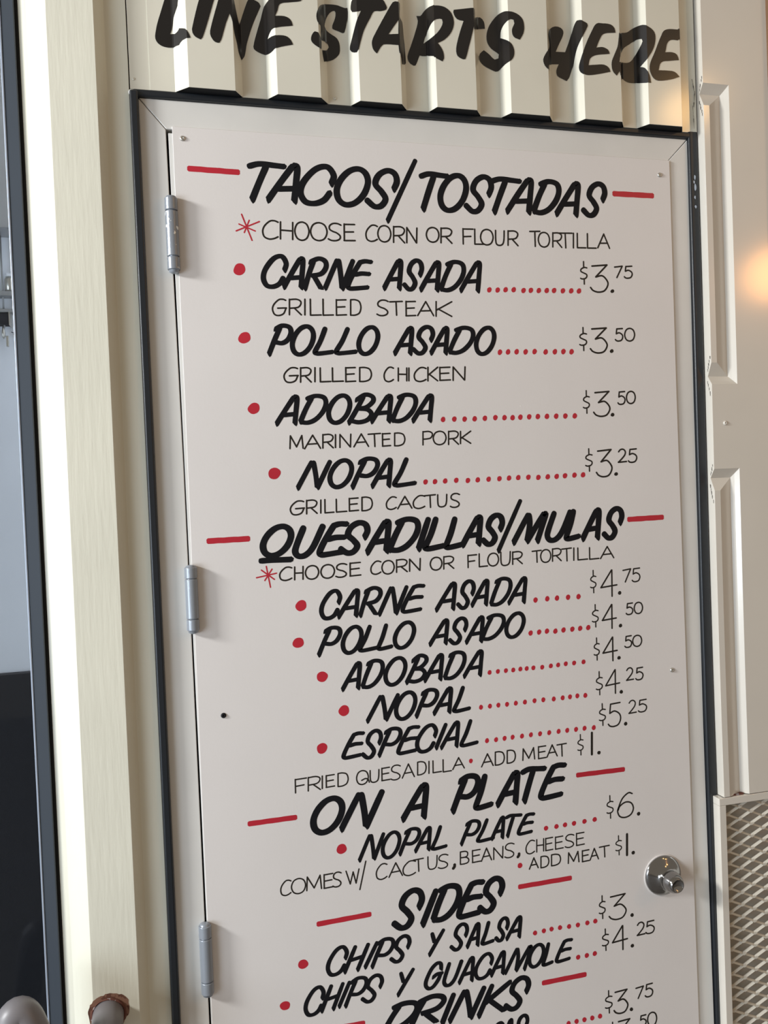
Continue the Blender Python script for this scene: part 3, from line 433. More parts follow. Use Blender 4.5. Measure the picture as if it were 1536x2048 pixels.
["T",249,"price","$4.50",[["5",[74268,121875,75555,121871,75632,123869,74345,123869]],["0",[75847,121912,77498,121907,77574,123900,75923,123900]]]],
["T",233,"price","$4.50",[["$",[67674,114372,68696,114374,68847,118261,67826,118252]]]],
["T",276,"price","$4.50",[["4",[69416,114005,72184,114008,72344,118138,69576,118115]]]],
["T",250,"price","$4.50",[["5",[73784,116089,75103,116095,75181,118110,73861,118099]],["0",[75329,116105,77110,116113,77185,118079,75404,118064]]]],
["T",226,"price","$4.25",[["$",[67840,108250,69030,108251,69189,112323,67999,112314]]]],
["T",268,"price","$4.25",[["4",[69725,108225,72445,108226,72605,112371,69885,112351]]]],
["T",251,"price","$4.25",[["2",[73881,110276,75267,110282,75349,112421,73963,112410]],["5",[75714,110155,77141,110160,77224,112318,75797,112308]]]],
["T",228,"price","$5.25",[["$",[68228,102820,69421,102820,69569,106643,68377,106635]]]],
["T",270,"price","$5.25",[["5",[70006,102407,72412,102406,72571,106513,70165,106497]]]],
["T",243,"price","$5.25",[["2",[74131,104378,75594,104383,75680,106609,74217,106599]],["5",[76006,104393,77641,104398,77724,106552,76088,106541]]]],
["T",210,"price","$1.",[["$",[63897,98139,64933,98131,65072,101687,64036,101689]]]],
["T",411,"price","$1.",[["I",[66632,97980,66632,97980,66780,101763,66780,101763]]]],
["T",232,"price","$6.",[["$",[69061,86306,70292,86294,70447,90279,69215,90283]]]],
["T",275,"price","$6.",[["6",[71209,86078,74310,86046,74475,90327,71374,90336]]]],
["T",210,"price","$1.",[["$",[70541,79584,71677,79570,71809,82987,70673,82994]]]],
["T",426,"price","$1.",[["I",[72786,79329,72786,79329,72928,83022,72928,83022]]]],
["T",235,"price","$3.",[["$",[66886,68837,68049,68823,68207,72865,67043,72871]]]],
["T",279,"price","$3.",[["3",[68853,68238,72133,68195,72300,72526,69020,72545]]]],
["T",245,"price","$4.25",[["$",[67275,63108,68483,63093,68630,66882,67422,66889]]]],
["T",291,"price","$4.25",[["4",[69287,62717,72217,62678,72380,66904,69450,66923]]]],
["T",264,"price","$4.25",[["2",[74257,64671,75794,64656,75879,66879,74342,66889]],["5",[75995,64634,77659,64617,77744,66832,76080,66843]]]],
["T",248,"price","$3.75",[["$",[67430,51914,68757,51884,68911,55856,67584,55878]]]],
["T",294,"price","$3.75",[["3",[69157,51442,71839,51379,71996,55452,69314,55497]]]],
["T",267,"price","$3.75",[["7",[73571,53404,75048,53375,75127,55415,73649,55440]],["5",[75425,53317,76911,53287,76999,55589,75513,55613]]]],
["T",250,"price","$3.50",[["$",[68010,46169,69302,46126,69456,50108,68164,50141]]]],
["T",296,"price","$3.50",[["3",[69628,46234,72181,46151,72333,50086,69780,50151]]]],
["T",268,"price","$3.50",[["5",[74156,48311,75402,48275,75475,50173,74229,50204]],["0",[75691,47973,77516,47919,77608,50342,75783,50387]]]]]
DOTS = [
["price_point","$3.75",[[73758,178687,370,8,57,332]]],
["price_point","$3.50",[[73226,168241,370,1,57,332]]],
["price_point","$3.50",[[72954,157126,371,-6,57,331]]],
["price_point","$3.25",[[73251,146740,371,-12,57,332]]],
["price_point","$4.75",[[73139,125823,335,-23,53,332]]],
["price_point","$4.50",[[73076,120051,335,-26,53,332]]],
["price_point","$4.50",[[72566,114404,335,-29,53,331]]],
["price_point","$4.25",[[72780,108362,336,-33,53,331]]],
["price_point","$5.25",[[73425,102636,337,-36,53,332]]],
["price_point","$1.",[[68024,98115,331,-39,53,329]]],
["price_point","$6.",[[75368,86338,339,-46,54,333]]],
["price_point","$1.",[[74038,79563,338,-50,54,332]]],
["price_point","$3.",[[73381,68486,338,-56,54,332]]],
["price_point","$4.25",[[73227,63014,338,-59,54,332]]],
["price_point","$3.75",[[72598,51705,338,-66,54,331]]],
["price_point","$3.50",[[73009,46224,339,-69,54,332]]],
["leader","CARNE ASADA",[[50730,178410,414,9,69,470],[52226,178416,416,9,69,471],[53674,178502,418,9,69,472],[55157,178535,421,9,69,474],[56942,178436,423,9,70,475],[58292,178493,425,9,70,476],[59769,178497,427,9,70,477],[61253,178530,430,9,70,479],[62624,178559,432,9,71,480],[64274,178539,434,9,71,481],[65844,178573,437,9,71,482],[67329,178577,439,9,72,484]]],
["leader","POLLO ASADO",[[52217,167971,417,1,69,471],[53697,168031,419,1,69,472],[55273,168064,421,1,70,474],[56915,168042,424,1,70,475],[58570,168104,426,2,70,477],[60625,168055,429,1,70,478],[62362,168089,432,2,71,480],[63956,168123,434,2,71,481],[65494,168100,437,2,71,482]]],
["leader","ADOBADA",[[41658,156821,402,-7,67,463],[43629,156842,405,-7,68,464],[45439,156813,408,-7,68,466],[47233,156837,410,-7,68,467],[49070,156889,413,-7,69,469],[50949,156968,416,-7,69,470],[52600,156942,418,-7,69,472],[54082,156918,420,-7,69,473],[55515,156977,422,-7,70,474],[57135,157007,425,-7,70,475],[58733,157037,427,-7,70,477],[60431,157038,430,-7,71,478],[62169,157039,432,-7,71,480],[63887,157040,435,-7,71,481],[65678,157040,438,-7,71,483]]],
["leader","NOPAL",[[38179,146577,398,-14,67,460],[39817,146574,400,-14,67,461],[41610,146619,403,-14,67,463],[43557,146659,405,-14,68,464],[45599,146561,408,-14,68,466],[47370,146608,411,-14,68,468],[49329,146650,414,-14,69,469],[51270,146666,417,-14,69,471],[53019,146716,419,-14,69,472],[54717,146741,422,-14,70,474],[56575,146733,425,-14,70,475],[58411,146643,427,-14,70,477],[60173,146695,430,-14,71,478],[61852,146695,432,-15,71,480],[63420,146754,435,-15,71,481],[65213,146807,437,-15,71,482],[66860,146809,440,-15,72,484]]],
["leader","CARNE ASADA",[[57059,125696,408,-29,67,459],[59248,125766,411,-29,68,461],[61082,125749,414,-29,68,462],[63175,125744,417,-29,68,464],[65158,125719,420,-29,69,465]]],
["leader","POLLO ASADO",[[55930,120110,407,-33,67,458],[57505,120151,409,-33,67,459],[58966,120202,411,-33,68,460],[60551,120075,413,-33,68,462],[62090,120149,416,-33,68,463],[63759,120158,418,-33,69,464],[65252,120181,420,-33,69,465],[66814,120200,422,-33,69,467]]],
["leader","ADOBADA",[[48181,114068,360,-33,60,418],[49685,114095,362,-33,60,420],[51136,114100,364,-33,61,421],[52476,114088,366,-34,61,422],[53793,114134,367,-34,61,423],[54964,114111,369,-34,61,423],[56201,114110,370,-34,61,424],[57836,114073,372,-34,62,426],[59455,114151,375,-34,62,427],[60836,114196,376,-34,62,428],[62286,114263,378,-34,62,429],[63865,114263,380,-34,63,430],[65672,114300,383,-34,63,431]]],
["leader","NOPAL",[[46395,108339,358,-37,60,417],[48009,108366,360,-37,60,418],[49543,108375,362,-37,61,420],[51113,108353,364,-37,61,421],[52725,108384,366,-37,61,422],[54405,108408,368,-37,61,423],[56187,108452,371,-37,62,424],[57826,108455,373,-38,62,426],[59778,108400,375,-38,62,427],[61470,108428,378,-38,62,428],[62861,108459,379,-38,63,429],[64260,108489,381,-38,63,430],[65786,108423,383,-38,63,432]]],
["leader","ESPECIAL",[[47246,102587,359,-41,60,418],[48895,102567,362,-41,60,419],[50437,102616,364,-41,61,420],[51897,102647,365,-41,61,421],[53634,102648,368,-41,61,423],[55292,102687,370,-41,61,424],[56988,102667,372,-41,62,425],[58695,102675,374,-41,62,426],[60474,102704,377,-42,62,428],[62108,102694,379,-42,63,429],[63783,102681,381,-42,63,430],[65406,102703,383,-42,63,431],[67191,102622,385,-42,63,433]]],
["leader","NOPAL PLATE",[[57449,86246,411,-57,66,408],[59412,86284,414,-58,66,409],[61048,86341,416,-58,66,410],[62755,86361,418,-58,67,412],[64754,86429,421,-58,67,413],[66737,86501,424,-58,67,414]]],
["leader","CHIPS Y SALSA",[[54699,68480,399,-68,64,406],[56347,68566,401,-69,65,407],[57788,68632,403,-69,65,408],[59388,68616,405,-69,65,409],[61117,68522,408,-69,65,411],[62797,68496,410,-69,66,412],[64616,68562,413,-70,66,413],[66161,68619,415,-70,66,414]]],
["leader","CHIPS Y GUACAMOLE",[[62630,62841,410,-73,66,429],[64285,62856,412,-74,67,430],[65837,62926,415,-74,67,431]]],
["leader","DRINKS",[[66424,51692,416,-82,67,432],[64905,51662,414,-82,67,431],[63394,51649,412,-82,67,430],[61891,51653,410,-81,66,429],[60356,51597,407,-81,66,428]]],
["bullet","CARNE ASADA",[[9236,180691,904,25,150,964]]],
["bullet","POLLO ASADO",[[9549,170080,946,7,153,911]]],
["bullet","ADOBADA",[[10538,159068,928,-12,148,858]]],
["bullet","NOPAL",[[13309,148789,971,-32,156,917]]],
["bullet","CARNE ASADA",[[16654,127662,882,-64,143,868]]],
["bullet","POLLO ASADO",[[15947,121790,896,-75,143,834]]],
["bullet","ADOBADA",[[19566,116015,893,-84,143,840]]],
["bullet","NOPAL",[[22893,110213,872,-91,141,854]]],
["bullet","ESPECIAL",[[19051,104523,836,-96,138,872]]],
["bullet","ADD MEAT",[[44228,99489,338,-40,57,391]]],
["bullet","NOPAL PLATE",[[21554,87889,821,-120,133,812]]],
["bullet","ADD MEAT",[[52375,80532,431,-65,71,464]]],
["bullet","CHIPS Y SALSA",[[14524,70327,818,-148,130,721]]],
["bullet","CHIPS Y GUACAMOLE",[[11378,64217,809,-157,128,716]]]]
DASH = [[2165,195845,9763,195705,877],[74638,195666,82405,195684,957],[2573,138678,8876,138727,889],[75333,138652,82224,138738,926],[6933,93994,14400,94006,827],[63673,94683,72780,94600,846],[17153,76347,25854,76514,838],[52076,76888,61789,76929,841],[55805,59563,63932,59572,867],[17611,59039,24065,58896,810]]
AST = [[[9933,189228,11373,185252],[8993,186623,12640,188209],[9465,187699,11942,186714],[11078,188346,10239,186420]],[[11404,134234,11927,130912],[9801,132539,12970,133058],[10614,133692,12594,132103],[12280,133744,11079,132021]]]
LINT = [
["L",[-30,22110,-40,22080,-50,22049,-60,22019,-70,21989,-80,21958,-90,21928,-100,21898,-110,21867,-121,21837,-131,21807,-140,21776,-149,21746,-158,21714,-166,21682,-173,21649,-180,21617,-186,21584,-191,21549,-189,21514,-176,21477,-154,21447,-129,21427,-101,21412,-70,21402,-36,21397,-2,21395,33,21397,68,21401,106,21409,154,21407,172,21434,203,21456,249,21463,284,21463,321,21472,310,21510,296,21540,278,21568,247,21612,206,21635,164,21652,155,21630,131,21608,103,21596,70,21604,34,21602,48,21640,60,21679,67,21715,74,21750,79,21783,85,21815,93,21847,104,21878,116,21907,129,21936,142,21965,154,21995,159,22037,166,22077,175,22104,186,22130,197,22156,209,22181,221,22206,231,22232,240,22259,247,22287,252,22317,234,22358,196,22396,155,22424,113,22436,86,22418,69,22385,56,22354,45,22324,33,22294,23,22263,12,22232,1,22202,-9,22171,-19,22140],[]],
["I",[472,22051,463,22021,453,21991,444,21961,435,21931,427,21901,418,21871,410,21841,402,21811,394,21781,386,21751,378,21721,371,21691,363,21661,356,21631,349,21601,355,21549,372,21518,396,21492,433,21473,472,21459,500,21493,513,21524,525,21555,536,21586,547,21617,558,21649,569,21680,579,21711,589,21742,599,21772,609,21802,618,21832,628,21863,638,21893,647,21923,657,21954,666,21984,676,22014,686,22045,696,22075,708,22107,721,22140,734,22172,748,22204,761,22237,773,22269,784,22302,793,22335,800,22368,785,22399,749,22415,715,22418,679,22414,644,22403,612,22378,589,22344,576,22315,562,22286,550,22257,537,22228,525,22199,514,22169,503,22140,492,22110,482,22081],[]],
["N",[761,22082,751,22051,742,22020,732,21988,722,21957,712,21926,702,21895,693,21864,683,21833,674,21802,664,21771,655,21740,646,21708,637,21677,629,21646,618,21601,616,21557,627,21517,648,21481,666,21458,689,21441,720,21433,751,21438,779,21485,790,21516,801,21548,810,21580,820,21612,830,21644,840,21676,850,21708,860,21740,872,21771,885,21802,898,21834,911,21865,924,21896,933,21869,943,21841,952,21813,959,21785,966,21755,971,21727,976,21699,980,21671,985,21643,991,21616,999,21587,1009,21560,1018,21533,1027,21505,1033,21475,1038,21444,1044,21413,1052,21384,1062,21363,1074,21345,1087,21328,1099,21304,1126,21337,1147,21371,1157,21405,1164,21438,1171,21472,1177,21506,1183,21540,1192,21574,1202,21607,1213,21641,1223,21674,1235,21707,1246,21741,1258,21774,1270,21807,1283,21840,1296,21873,1308,21904,1322,21935,1335,21966,1349,21996,1364,22027,1378,22058,1392,22088,1406,22119,1427,22166,1410,22210,1386,22230,1357,22244,1318,22260,1276,22268,1239,22246,1219,22209,1204,22171,1189,22132,1177,22100,1165,22068,1154,22036,1142,22004,1131,21972,1120,21939,1109,21907,1098,21875,1085,21836,1078,21860,1070,21883,1063,21907,1056,21931,1049,21955,1043,21982,1036,22008,1029,22035,1023,22062,1017,22089,1012,22117,1007,22146,1005,22174,1003,22204,1003,22236,1003,22267,1002,22297,1000,22326,995,22352,988,22375,959,22384,925,22408,884,22385,852,22356,838,22326,826,22297,815,22266,806,22236,797,22205,788,22174,779,22143,771,22112],[]],
["E",[1545,22222,1528,22208,1510,22194,1494,22179,1480,22160,1468,22129,1457,22095,1447,22061,1437,22026,1428,21992,1418,21957,1407,21925,1397,21893,1386,21861,1375,21829,1365,21797,1354,21765,1344,21733,1334,21700,1323,21666,1313,21633,1304,21599,1297,21566,1289,21526,1297,21494,1320,21475,1345,21459,1372,21446,1400,21434,1429,21425,1458,21418,1492,21412,1523,21408,1547,21412,1569,21422,1593,21437,1621,21439,1655,21452,1690,21464,1721,21473,1752,21482,1784,21490,1815,21498,1847,21506,1878,21514,1866,21547,1850,21578,1826,21605,1797,21627,1767,21638,1734,21642,1698,21642,1661,21639,1624,21633,1592,21640,1562,21648,1534,21646,1508,21640,1519,21675,1534,21707,1548,21730,1565,21750,1589,21754,1616,21748,1649,21759,1683,21767,1716,21775,1750,21781,1785,21787,1819,21793,1853,21799,1887,21807,1881,21838,1871,21868,1853,21896,1828,21918,1794,21933,1756,21941,1722,21941,1688,21939,1653,21935,1619,21932,1639,21974,1659,22017,1669,22054,1679,22091,1700,22120,1730,22136,1763,22146,1797,22152,1832,22157,1866,22164,1899,22171,1933,22176,1967,22182,2000,22190,2033,22204,2052,22231,2063,22266,2038,22288,2013,22310,1982,22321,1948,22320,1914,22316,1879,22311,1845,22304,1810,22296,1775,22288,1741,22280,1706,22273,1674,22267,1641,22263,1609,22257,1584,22265,1562,22250],[]],
["S",[2360,22219,2406,22269,2453,22306,2489,22310,2527,22313,2566,22315,2604,22315,2641,22313,2673,22308,2703,22299,2734,22291,2764,22283,2812,22280,2815,22242,2817,22205,2815,22174,2813,22143,2810,22112,2804,22079,2796,22041,2787,22003,2778,21964,2766,21926,2753,21889,2728,21877,2694,21886,2662,21898,2626,21908,2590,21918,2559,21934,2561,21981,2576,22020,2594,22058,2609,22097,2620,22144,2623,22191,2609,22217,2580,22214,2548,22195,2521,22171,2497,22137,2476,22100,2459,22063,2447,22029,2436,21986,2432,21949,2443,21924,2462,21897,2492,21870,2526,21848,2554,21832,2583,21818,2610,21801,2637,21773,2655,21740,2664,21708,2669,21674,2670,21639,2669,21592,2657,21545,2638,21516,2613,21489,2586,21465,2549,21439,2508,21421,2473,21411,2435,21397,2386,21357,2379,21387,2372,21417,2366,21447,2361,21480,2357,21514,2411,21551,2458,21583,2489,21632,2477,21677,2454,21700,2418,21698,2353,21666,2340,21695,2340,21738,2340,21775,2343,21815,2345,21854,2341,21888,2303,21881,2283,21908,2271,21945,2267,21985,2270,22026,2283,22069,2304,22118,2327,22168],[]],
["S",[2231,21754,2277,21746,2301,21723,2323,21706,2340,21683,2348,21652,2348,21621,2346,21587,2343,21553,2340,21519,2298,21504,2267,21518,2230,21540,2195,21565,2176,21589,2166,21617,2169,21654,2182,21691,2202,21726],[]],
["T",[2876,22356,2865,22338,2860,22311,2856,22282,2853,22252,2854,22219,2870,22168,2896,22147,2921,22131,2955,22140,2991,22152,2976,22122,2961,22092,2946,22062,2931,22032,2920,22005,2911,21980,2904,21954,2896,21926,2889,21899,2882,21872,2874,21841,2866,21811,2859,21780,2851,21750,2843,21719,2835,21689,2828,21658,2826,21612,2845,21560,2875,21526,2905,21508,2928,21543,2940,21580,2950,21618,2961,21656,2971,21688,2981,21720,2991,21752,3002,21784,3013,21815,3026,21846,3041,21878,3056,21908,3072,21939,3089,21970,3106,22000,3123,22030,3141,22060,3159,22098,3179,22135,3207,22165,3251,22174,3299,22175,3336,22184,3373,22197,3408,22214,3419,22246,3408,22278,3392,22308,3378,22338,3356,22360,3316,22368,3273,22370,3230,22368,3192,22367,3154,22365,3115,22362,3076,22358,3038,22353,2999,22347,2961,22338,2923,22329,2898,22349],[]],
["A",[3608,22359,3655,22370,3658,22340,3656,22307,3652,22271,3647,22234,3643,22199,3642,22166,3645,22137,3677,22128,3712,22122,3720,22096,3725,22068,3729,22039,3732,22008,3734,21976,3735,21945,3737,21913,3739,21882,3742,21852,3746,21821,3749,21791,3751,21759,3753,21726,3755,21693,3757,21660,3758,21627,3760,21594,3761,21561,3761,21528,3762,21495,3744,21464,3660,21402,3653,21434,3647,21467,3640,21498,3628,21525,3600,21549,3594,21589,3592,21629,3589,21669,3553,21668,3517,21667,3480,21666,3444,21666,3408,21664,3372,21660,3336,21655,3295,21614,3270,21576,3247,21538,3223,21500,3193,21526,3168,21556,3156,21587,3149,21621,3147,21655,3152,21693,3165,21731,3180,21763,3197,21794,3214,21825,3231,21856,3249,21887,3266,21918,3284,21949,3302,21980,3319,22010,3337,22041,3356,22072,3374,22103,3391,22133,3409,22163,3426,22193,3444,22223,3462,22253,3480,22282,3500,22311,3520,22340,3559,22359],[3606,22071,3604,22039,3602,22007,3600,21975,3598,21942,3596,21910,3595,21878,3593,21846,3552,21841,3511,21836,3471,21830,3430,21825,3454,21860,3478,21895,3503,21930,3523,21959,3544,21987,3564,22015,3585,22043]],
["R",[3974,22277,4041,22284,4068,22311,4090,22343,4115,22373,4138,22390,4157,22393,4177,22388,4196,22375,4223,22364,4261,22368,4305,22370,4349,22367,4391,22358,4421,22344,4450,22328,4476,22307,4498,22284,4515,22258,4528,22228,4538,22198,4544,22166,4547,22128,4544,22090,4535,22051,4520,22010,4499,21970,4474,21932,4451,21903,4425,21876,4398,21851,4369,21827,4333,21804,4294,21784,4256,21764,4281,21737,4304,21708,4327,21669,4344,21627,4351,21594,4354,21559,4352,21524,4324,21474,4265,21497,4225,21511,4197,21544,4192,21568,4170,21595,4148,21620,4125,21642,4084,21637,4044,21634,4004,21640,3989,21606,3975,21572,3961,21538,3945,21504,3927,21471,3896,21465,3867,21479,3840,21496,3819,21519,3804,21547,3797,21579,3798,21612,3806,21645,3817,21678,3830,21710,3844,21743,3858,21775,3870,21808,3884,21844,3897,21880,3911,21916,3924,21952,3937,21988,3949,22024,3961,22059,3973,22094,3983,22129,3992,22164,3997,22200,3989,22239],[4302,22160,4241,22145,4205,22121,4187,22111,4174,22095,4163,22073,4153,22050,4143,22027,4133,22003,4122,21973,4107,21935,4095,21902,4086,21870,4076,21837,4110,21862,4136,21876,4154,21877,4170,21880,4187,21882,4202,21886,4225,21902,4253,21929,4280,21961,4305,21995,4327,22031,4345,22069,4354,22109,4342,22155]],
["T",[4551,22327,4587,22335,4624,22343,4661,22350,4698,22358,4735,22365,4776,22374,4817,22383,4858,22391,4899,22396,4946,22414,4948,22382,4949,22347,4946,22310,4942,22271,4935,22230,4925,22186,4911,22140,4895,22096,4884,22062,4874,22028,4864,21994,4854,21959,4844,21925,4834,21891,4823,21856,4813,21822,4802,21788,4791,21754,4781,21719,4771,21684,4761,21649,4750,21615,4737,21581,4722,21548,4681,21540,4648,21550,4617,21564,4591,21583,4573,21617,4568,21657,4569,21705,4578,21753,4586,21786,4595,21820,4605,21853,4615,21887,4626,21920,4637,21953,4648,21987,4661,22022,4674,22058,4688,22093,4702,22129,4716,22164,4678,22168,4640,22171,4605,22181,4577,22208,4557,22243,4543,22289],[]],
["T",[4910,22243,5033,22360,5088,22369,5128,22344,5155,22304,5164,22267,5167,22228,5170,22189,5131,22184,5092,22178,5054,22173,4981,22120,4896,22048,4897,22085,4899,22122,4903,22162,4906,22203],[]],
["S",[5701,21955,5662,21965,5622,21975,5591,21996,5573,22029,5566,22068,5567,22109,5579,22145,5599,22180,5614,22216,5602,22272,5546,22281,5509,22259,5491,22252,5475,22238,5463,22224,5452,22206,5443,22185,5435,22161,5429,22124,5427,22082,5425,22041,5448,22008,5470,21975,5492,21940,5508,21907,5535,21887,5558,21864,5577,21829,5590,21792,5595,21752,5593,21711,5582,21670,5562,21633,5534,21604,5505,21584,5486,21580,5468,21574,5453,21564,5437,21551,5422,21539,5405,21526,5375,21500,5332,21491,5296,21502,5260,21515,5224,21528,5190,21542,5157,21558,5125,21577,5092,21603,5064,21636,5046,21673,5045,21719,5063,21765,5096,21800,5136,21831,5177,21806,5217,21779,5244,21757,5269,21732,5295,21710,5326,21693,5392,21717,5400,21783,5373,21807,5341,21825,5307,21842,5277,21863,5250,21888,5228,21916,5210,21947,5198,21984,5192,22022,5192,22062,5198,22102,5206,22142,5219,22182,5235,22221,5254,22257,5276,22291,5300,22325,5327,22357,5354,22389,5383,22418,5412,22441,5430,22445,5449,22444,5469,22438,5489,22425,5509,22406,5546,22406,5581,22404,5616,22397,5649,22387,5680,22373,5710,22355,5736,22333,5758,22308,5773,22280,5782,22249,5787,22216,5789,22182,5788,22143,5780,22103,5768,22064,5749,22027,5725,21991],[]],
["H",[6455,22355,6407,22338,6366,22307,6311,22230,6273,22149,6272,22113,6285,22088,6303,22069,6319,22047,6326,22017,6314,21972,6271,21907,6206,21826,6183,21796,6162,21765,6133,21718,6115,21670,6116,21634,6125,21599,6140,21568,6164,21540,6193,21516,6260,21531,6265,21569,6269,21608,6274,21647,6371,21708,6415,21711,6459,21715,6503,21719,6485,21685,6467,21650,6455,21614,6452,21566,6466,21522,6505,21495,6552,21477,6595,21460,6639,21444,6686,21501,6702,21537,6716,21574,6730,21610,6743,21647,6756,21684,6766,21719,6771,21749,6776,21780,6781,21811,6786,21843,6790,21874,6795,21905,6801,21935,6807,21964,6814,21992,6822,22018,6830,22043,6839,22067,6848,22091,6857,22114,6872,22142,6892,22176,6912,22209,6931,22243,6949,22278,6966,22312,6953,22351,6913,22371,6869,22386,6843,22418,6815,22435,6803,22417,6793,22392,6785,22364,6778,22336,6771,22307,6764,22277,6752,22241,6738,22203,6725,22166,6710,22128,6695,22090,6679,22051,6662,22012,6646,21973,6629,21935,6585,21933,6541,21931,6497,21929,6453,21927,6474,21970,6495,22014,6517,22057,6537,22095,6558,22133,6579,22171,6596,22210,6609,22251,6608,22291,6589,22323,6557,22344,6508,22357],[]],
["E",[7130,22363,7100,22334,7076,22300,7056,22263,7036,22227,7017,22192,6997,22157,6979,22121,6960,22086,6943,22050,6926,22014,6909,21978,6893,21942,6878,21907,6863,21871,6856,21842,6849,21813,6843,21785,6836,21755,6830,21726,6824,21697,6820,21665,6818,21631,6822,21584,6834,21538,6856,21491,6904,21477,6944,21477,6985,21481,7026,21488,7067,21496,7110,21505,7153,21515,7195,21526,7238,21536,7281,21548,7324,21559,7367,21569,7356,21603,7339,21633,7300,21663,7252,21679,7208,21680,7163,21676,7118,21669,7073,21663,7034,21658,6994,21651,6955,21645,6963,21684,6972,21724,6989,21761,7029,21798,7080,21822,7120,21833,7160,21842,7200,21849,7241,21855,7282,21861,7323,21868,7364,21875,7354,21909,7336,21938,7306,21957,7271,21970,7234,21977,7194,21974,7154,21966,7114,21957,7130,21992,7145,22027,7161,22062,7179,22096,7200,22135,7224,22173,7257,22201,7294,22215,7332,22225,7371,22230,7410,22235,7450,22239,7489,22245,7483,22285,7471,22323,7440,22356,7398,22377,7350,22383,7300,22383,7249,22380,7208,22380,7167,22378],[]],
["R",[7558,22246,7730,22370,7782,22376,7832,22389,7870,22411,7905,22438,7942,22462,7976,22478,7996,22479,8016,22479,8036,22475,8057,22467,8078,22449,8102,22425,8140,22410,8180,22390,8216,22364,8244,22332,8259,22295,8265,22255,8264,22213,8258,22171,8248,22129,8235,22087,8218,22047,8199,22011,8178,21976,8154,21942,8129,21908,8104,21875,8087,21851,8074,21833,8060,21816,8047,21799,8033,21782,8020,21765,8044,21746,8065,21719,8079,21684,8091,21646,8107,21613,8123,21581,8136,21538,8142,21493,8149,21448,8106,21444,8078,21452,8057,21464,8036,21477,8014,21489,7993,21502,7971,21517,7929,21516,7887,21515,7844,21517,7800,21527,7760,21545,7725,21571,7605,21522,7558,21525,7553,21562,7547,21598,7516,21556,7484,21513,7458,21536,7431,21559,7412,21587,7401,21621,7395,21657,7394,21694,7397,21731,7406,21766,7420,21801,7437,21835,7453,21869,7470,21904,7487,21939,7504,21973,7518,22008,7530,22053,7538,22099,7545,22144,7552,22195],[8044,22233,8021,22246,7999,22254,7978,22251,7947,22235,7908,22210,7870,22184,7831,22160,7793,22135,7760,22106,7733,22071,7711,22032,7605,21909,7561,21836,7554,21790,7547,21745,7716,21856,7764,21855,7812,21858,7858,21871,7892,21894,7921,21923,7946,21957,7970,21990,7983,22012,7994,22036,8005,22061,8016,22086,8027,22111,8041,22147,8051,22188]],
["E",[8462,22388,8501,22402,8541,22411,8582,22415,8624,22417,8666,22418,8708,22419,8888,22542,8888,22503,8888,22465,8887,22426,8887,22388,8887,22349,8704,22230,8658,22232,8612,22232,8570,22225,8532,22206,8506,22178,8488,22146,8476,22110,8468,22073,8459,22036,8447,22001,8494,22007,8541,22013,8587,22013,8638,22004,8679,21981,8702,21938,8716,21889,8671,21882,8625,21875,8580,21868,8535,21860,8490,21853,8444,21848,8401,21838,8363,21817,8338,21787,8325,21752,8316,21714,8305,21677,8345,21680,8386,21682,8426,21685,8466,21686,8519,21687,8572,21687,8621,21677,8658,21656,8688,21628,8718,21599,8677,21584,8636,21568,8595,21553,8554,21541,8510,21531,8465,21520,8421,21511,8377,21503,8333,21498,8289,21495,8238,21506,8198,21533,8170,21568,8149,21607,8135,21649,8129,21689,8131,21730,8140,21771,8154,21809,8170,21846,8189,21884,8209,21921,8228,21958,8246,21996,8263,22032,8279,22068,8295,22105,8311,22141,8328,22177,8345,22214,8364,22249,8383,22288,8402,22328,8427,22363],[]]]
CUT = Vector((.46, -.89))
LIFT = [0]
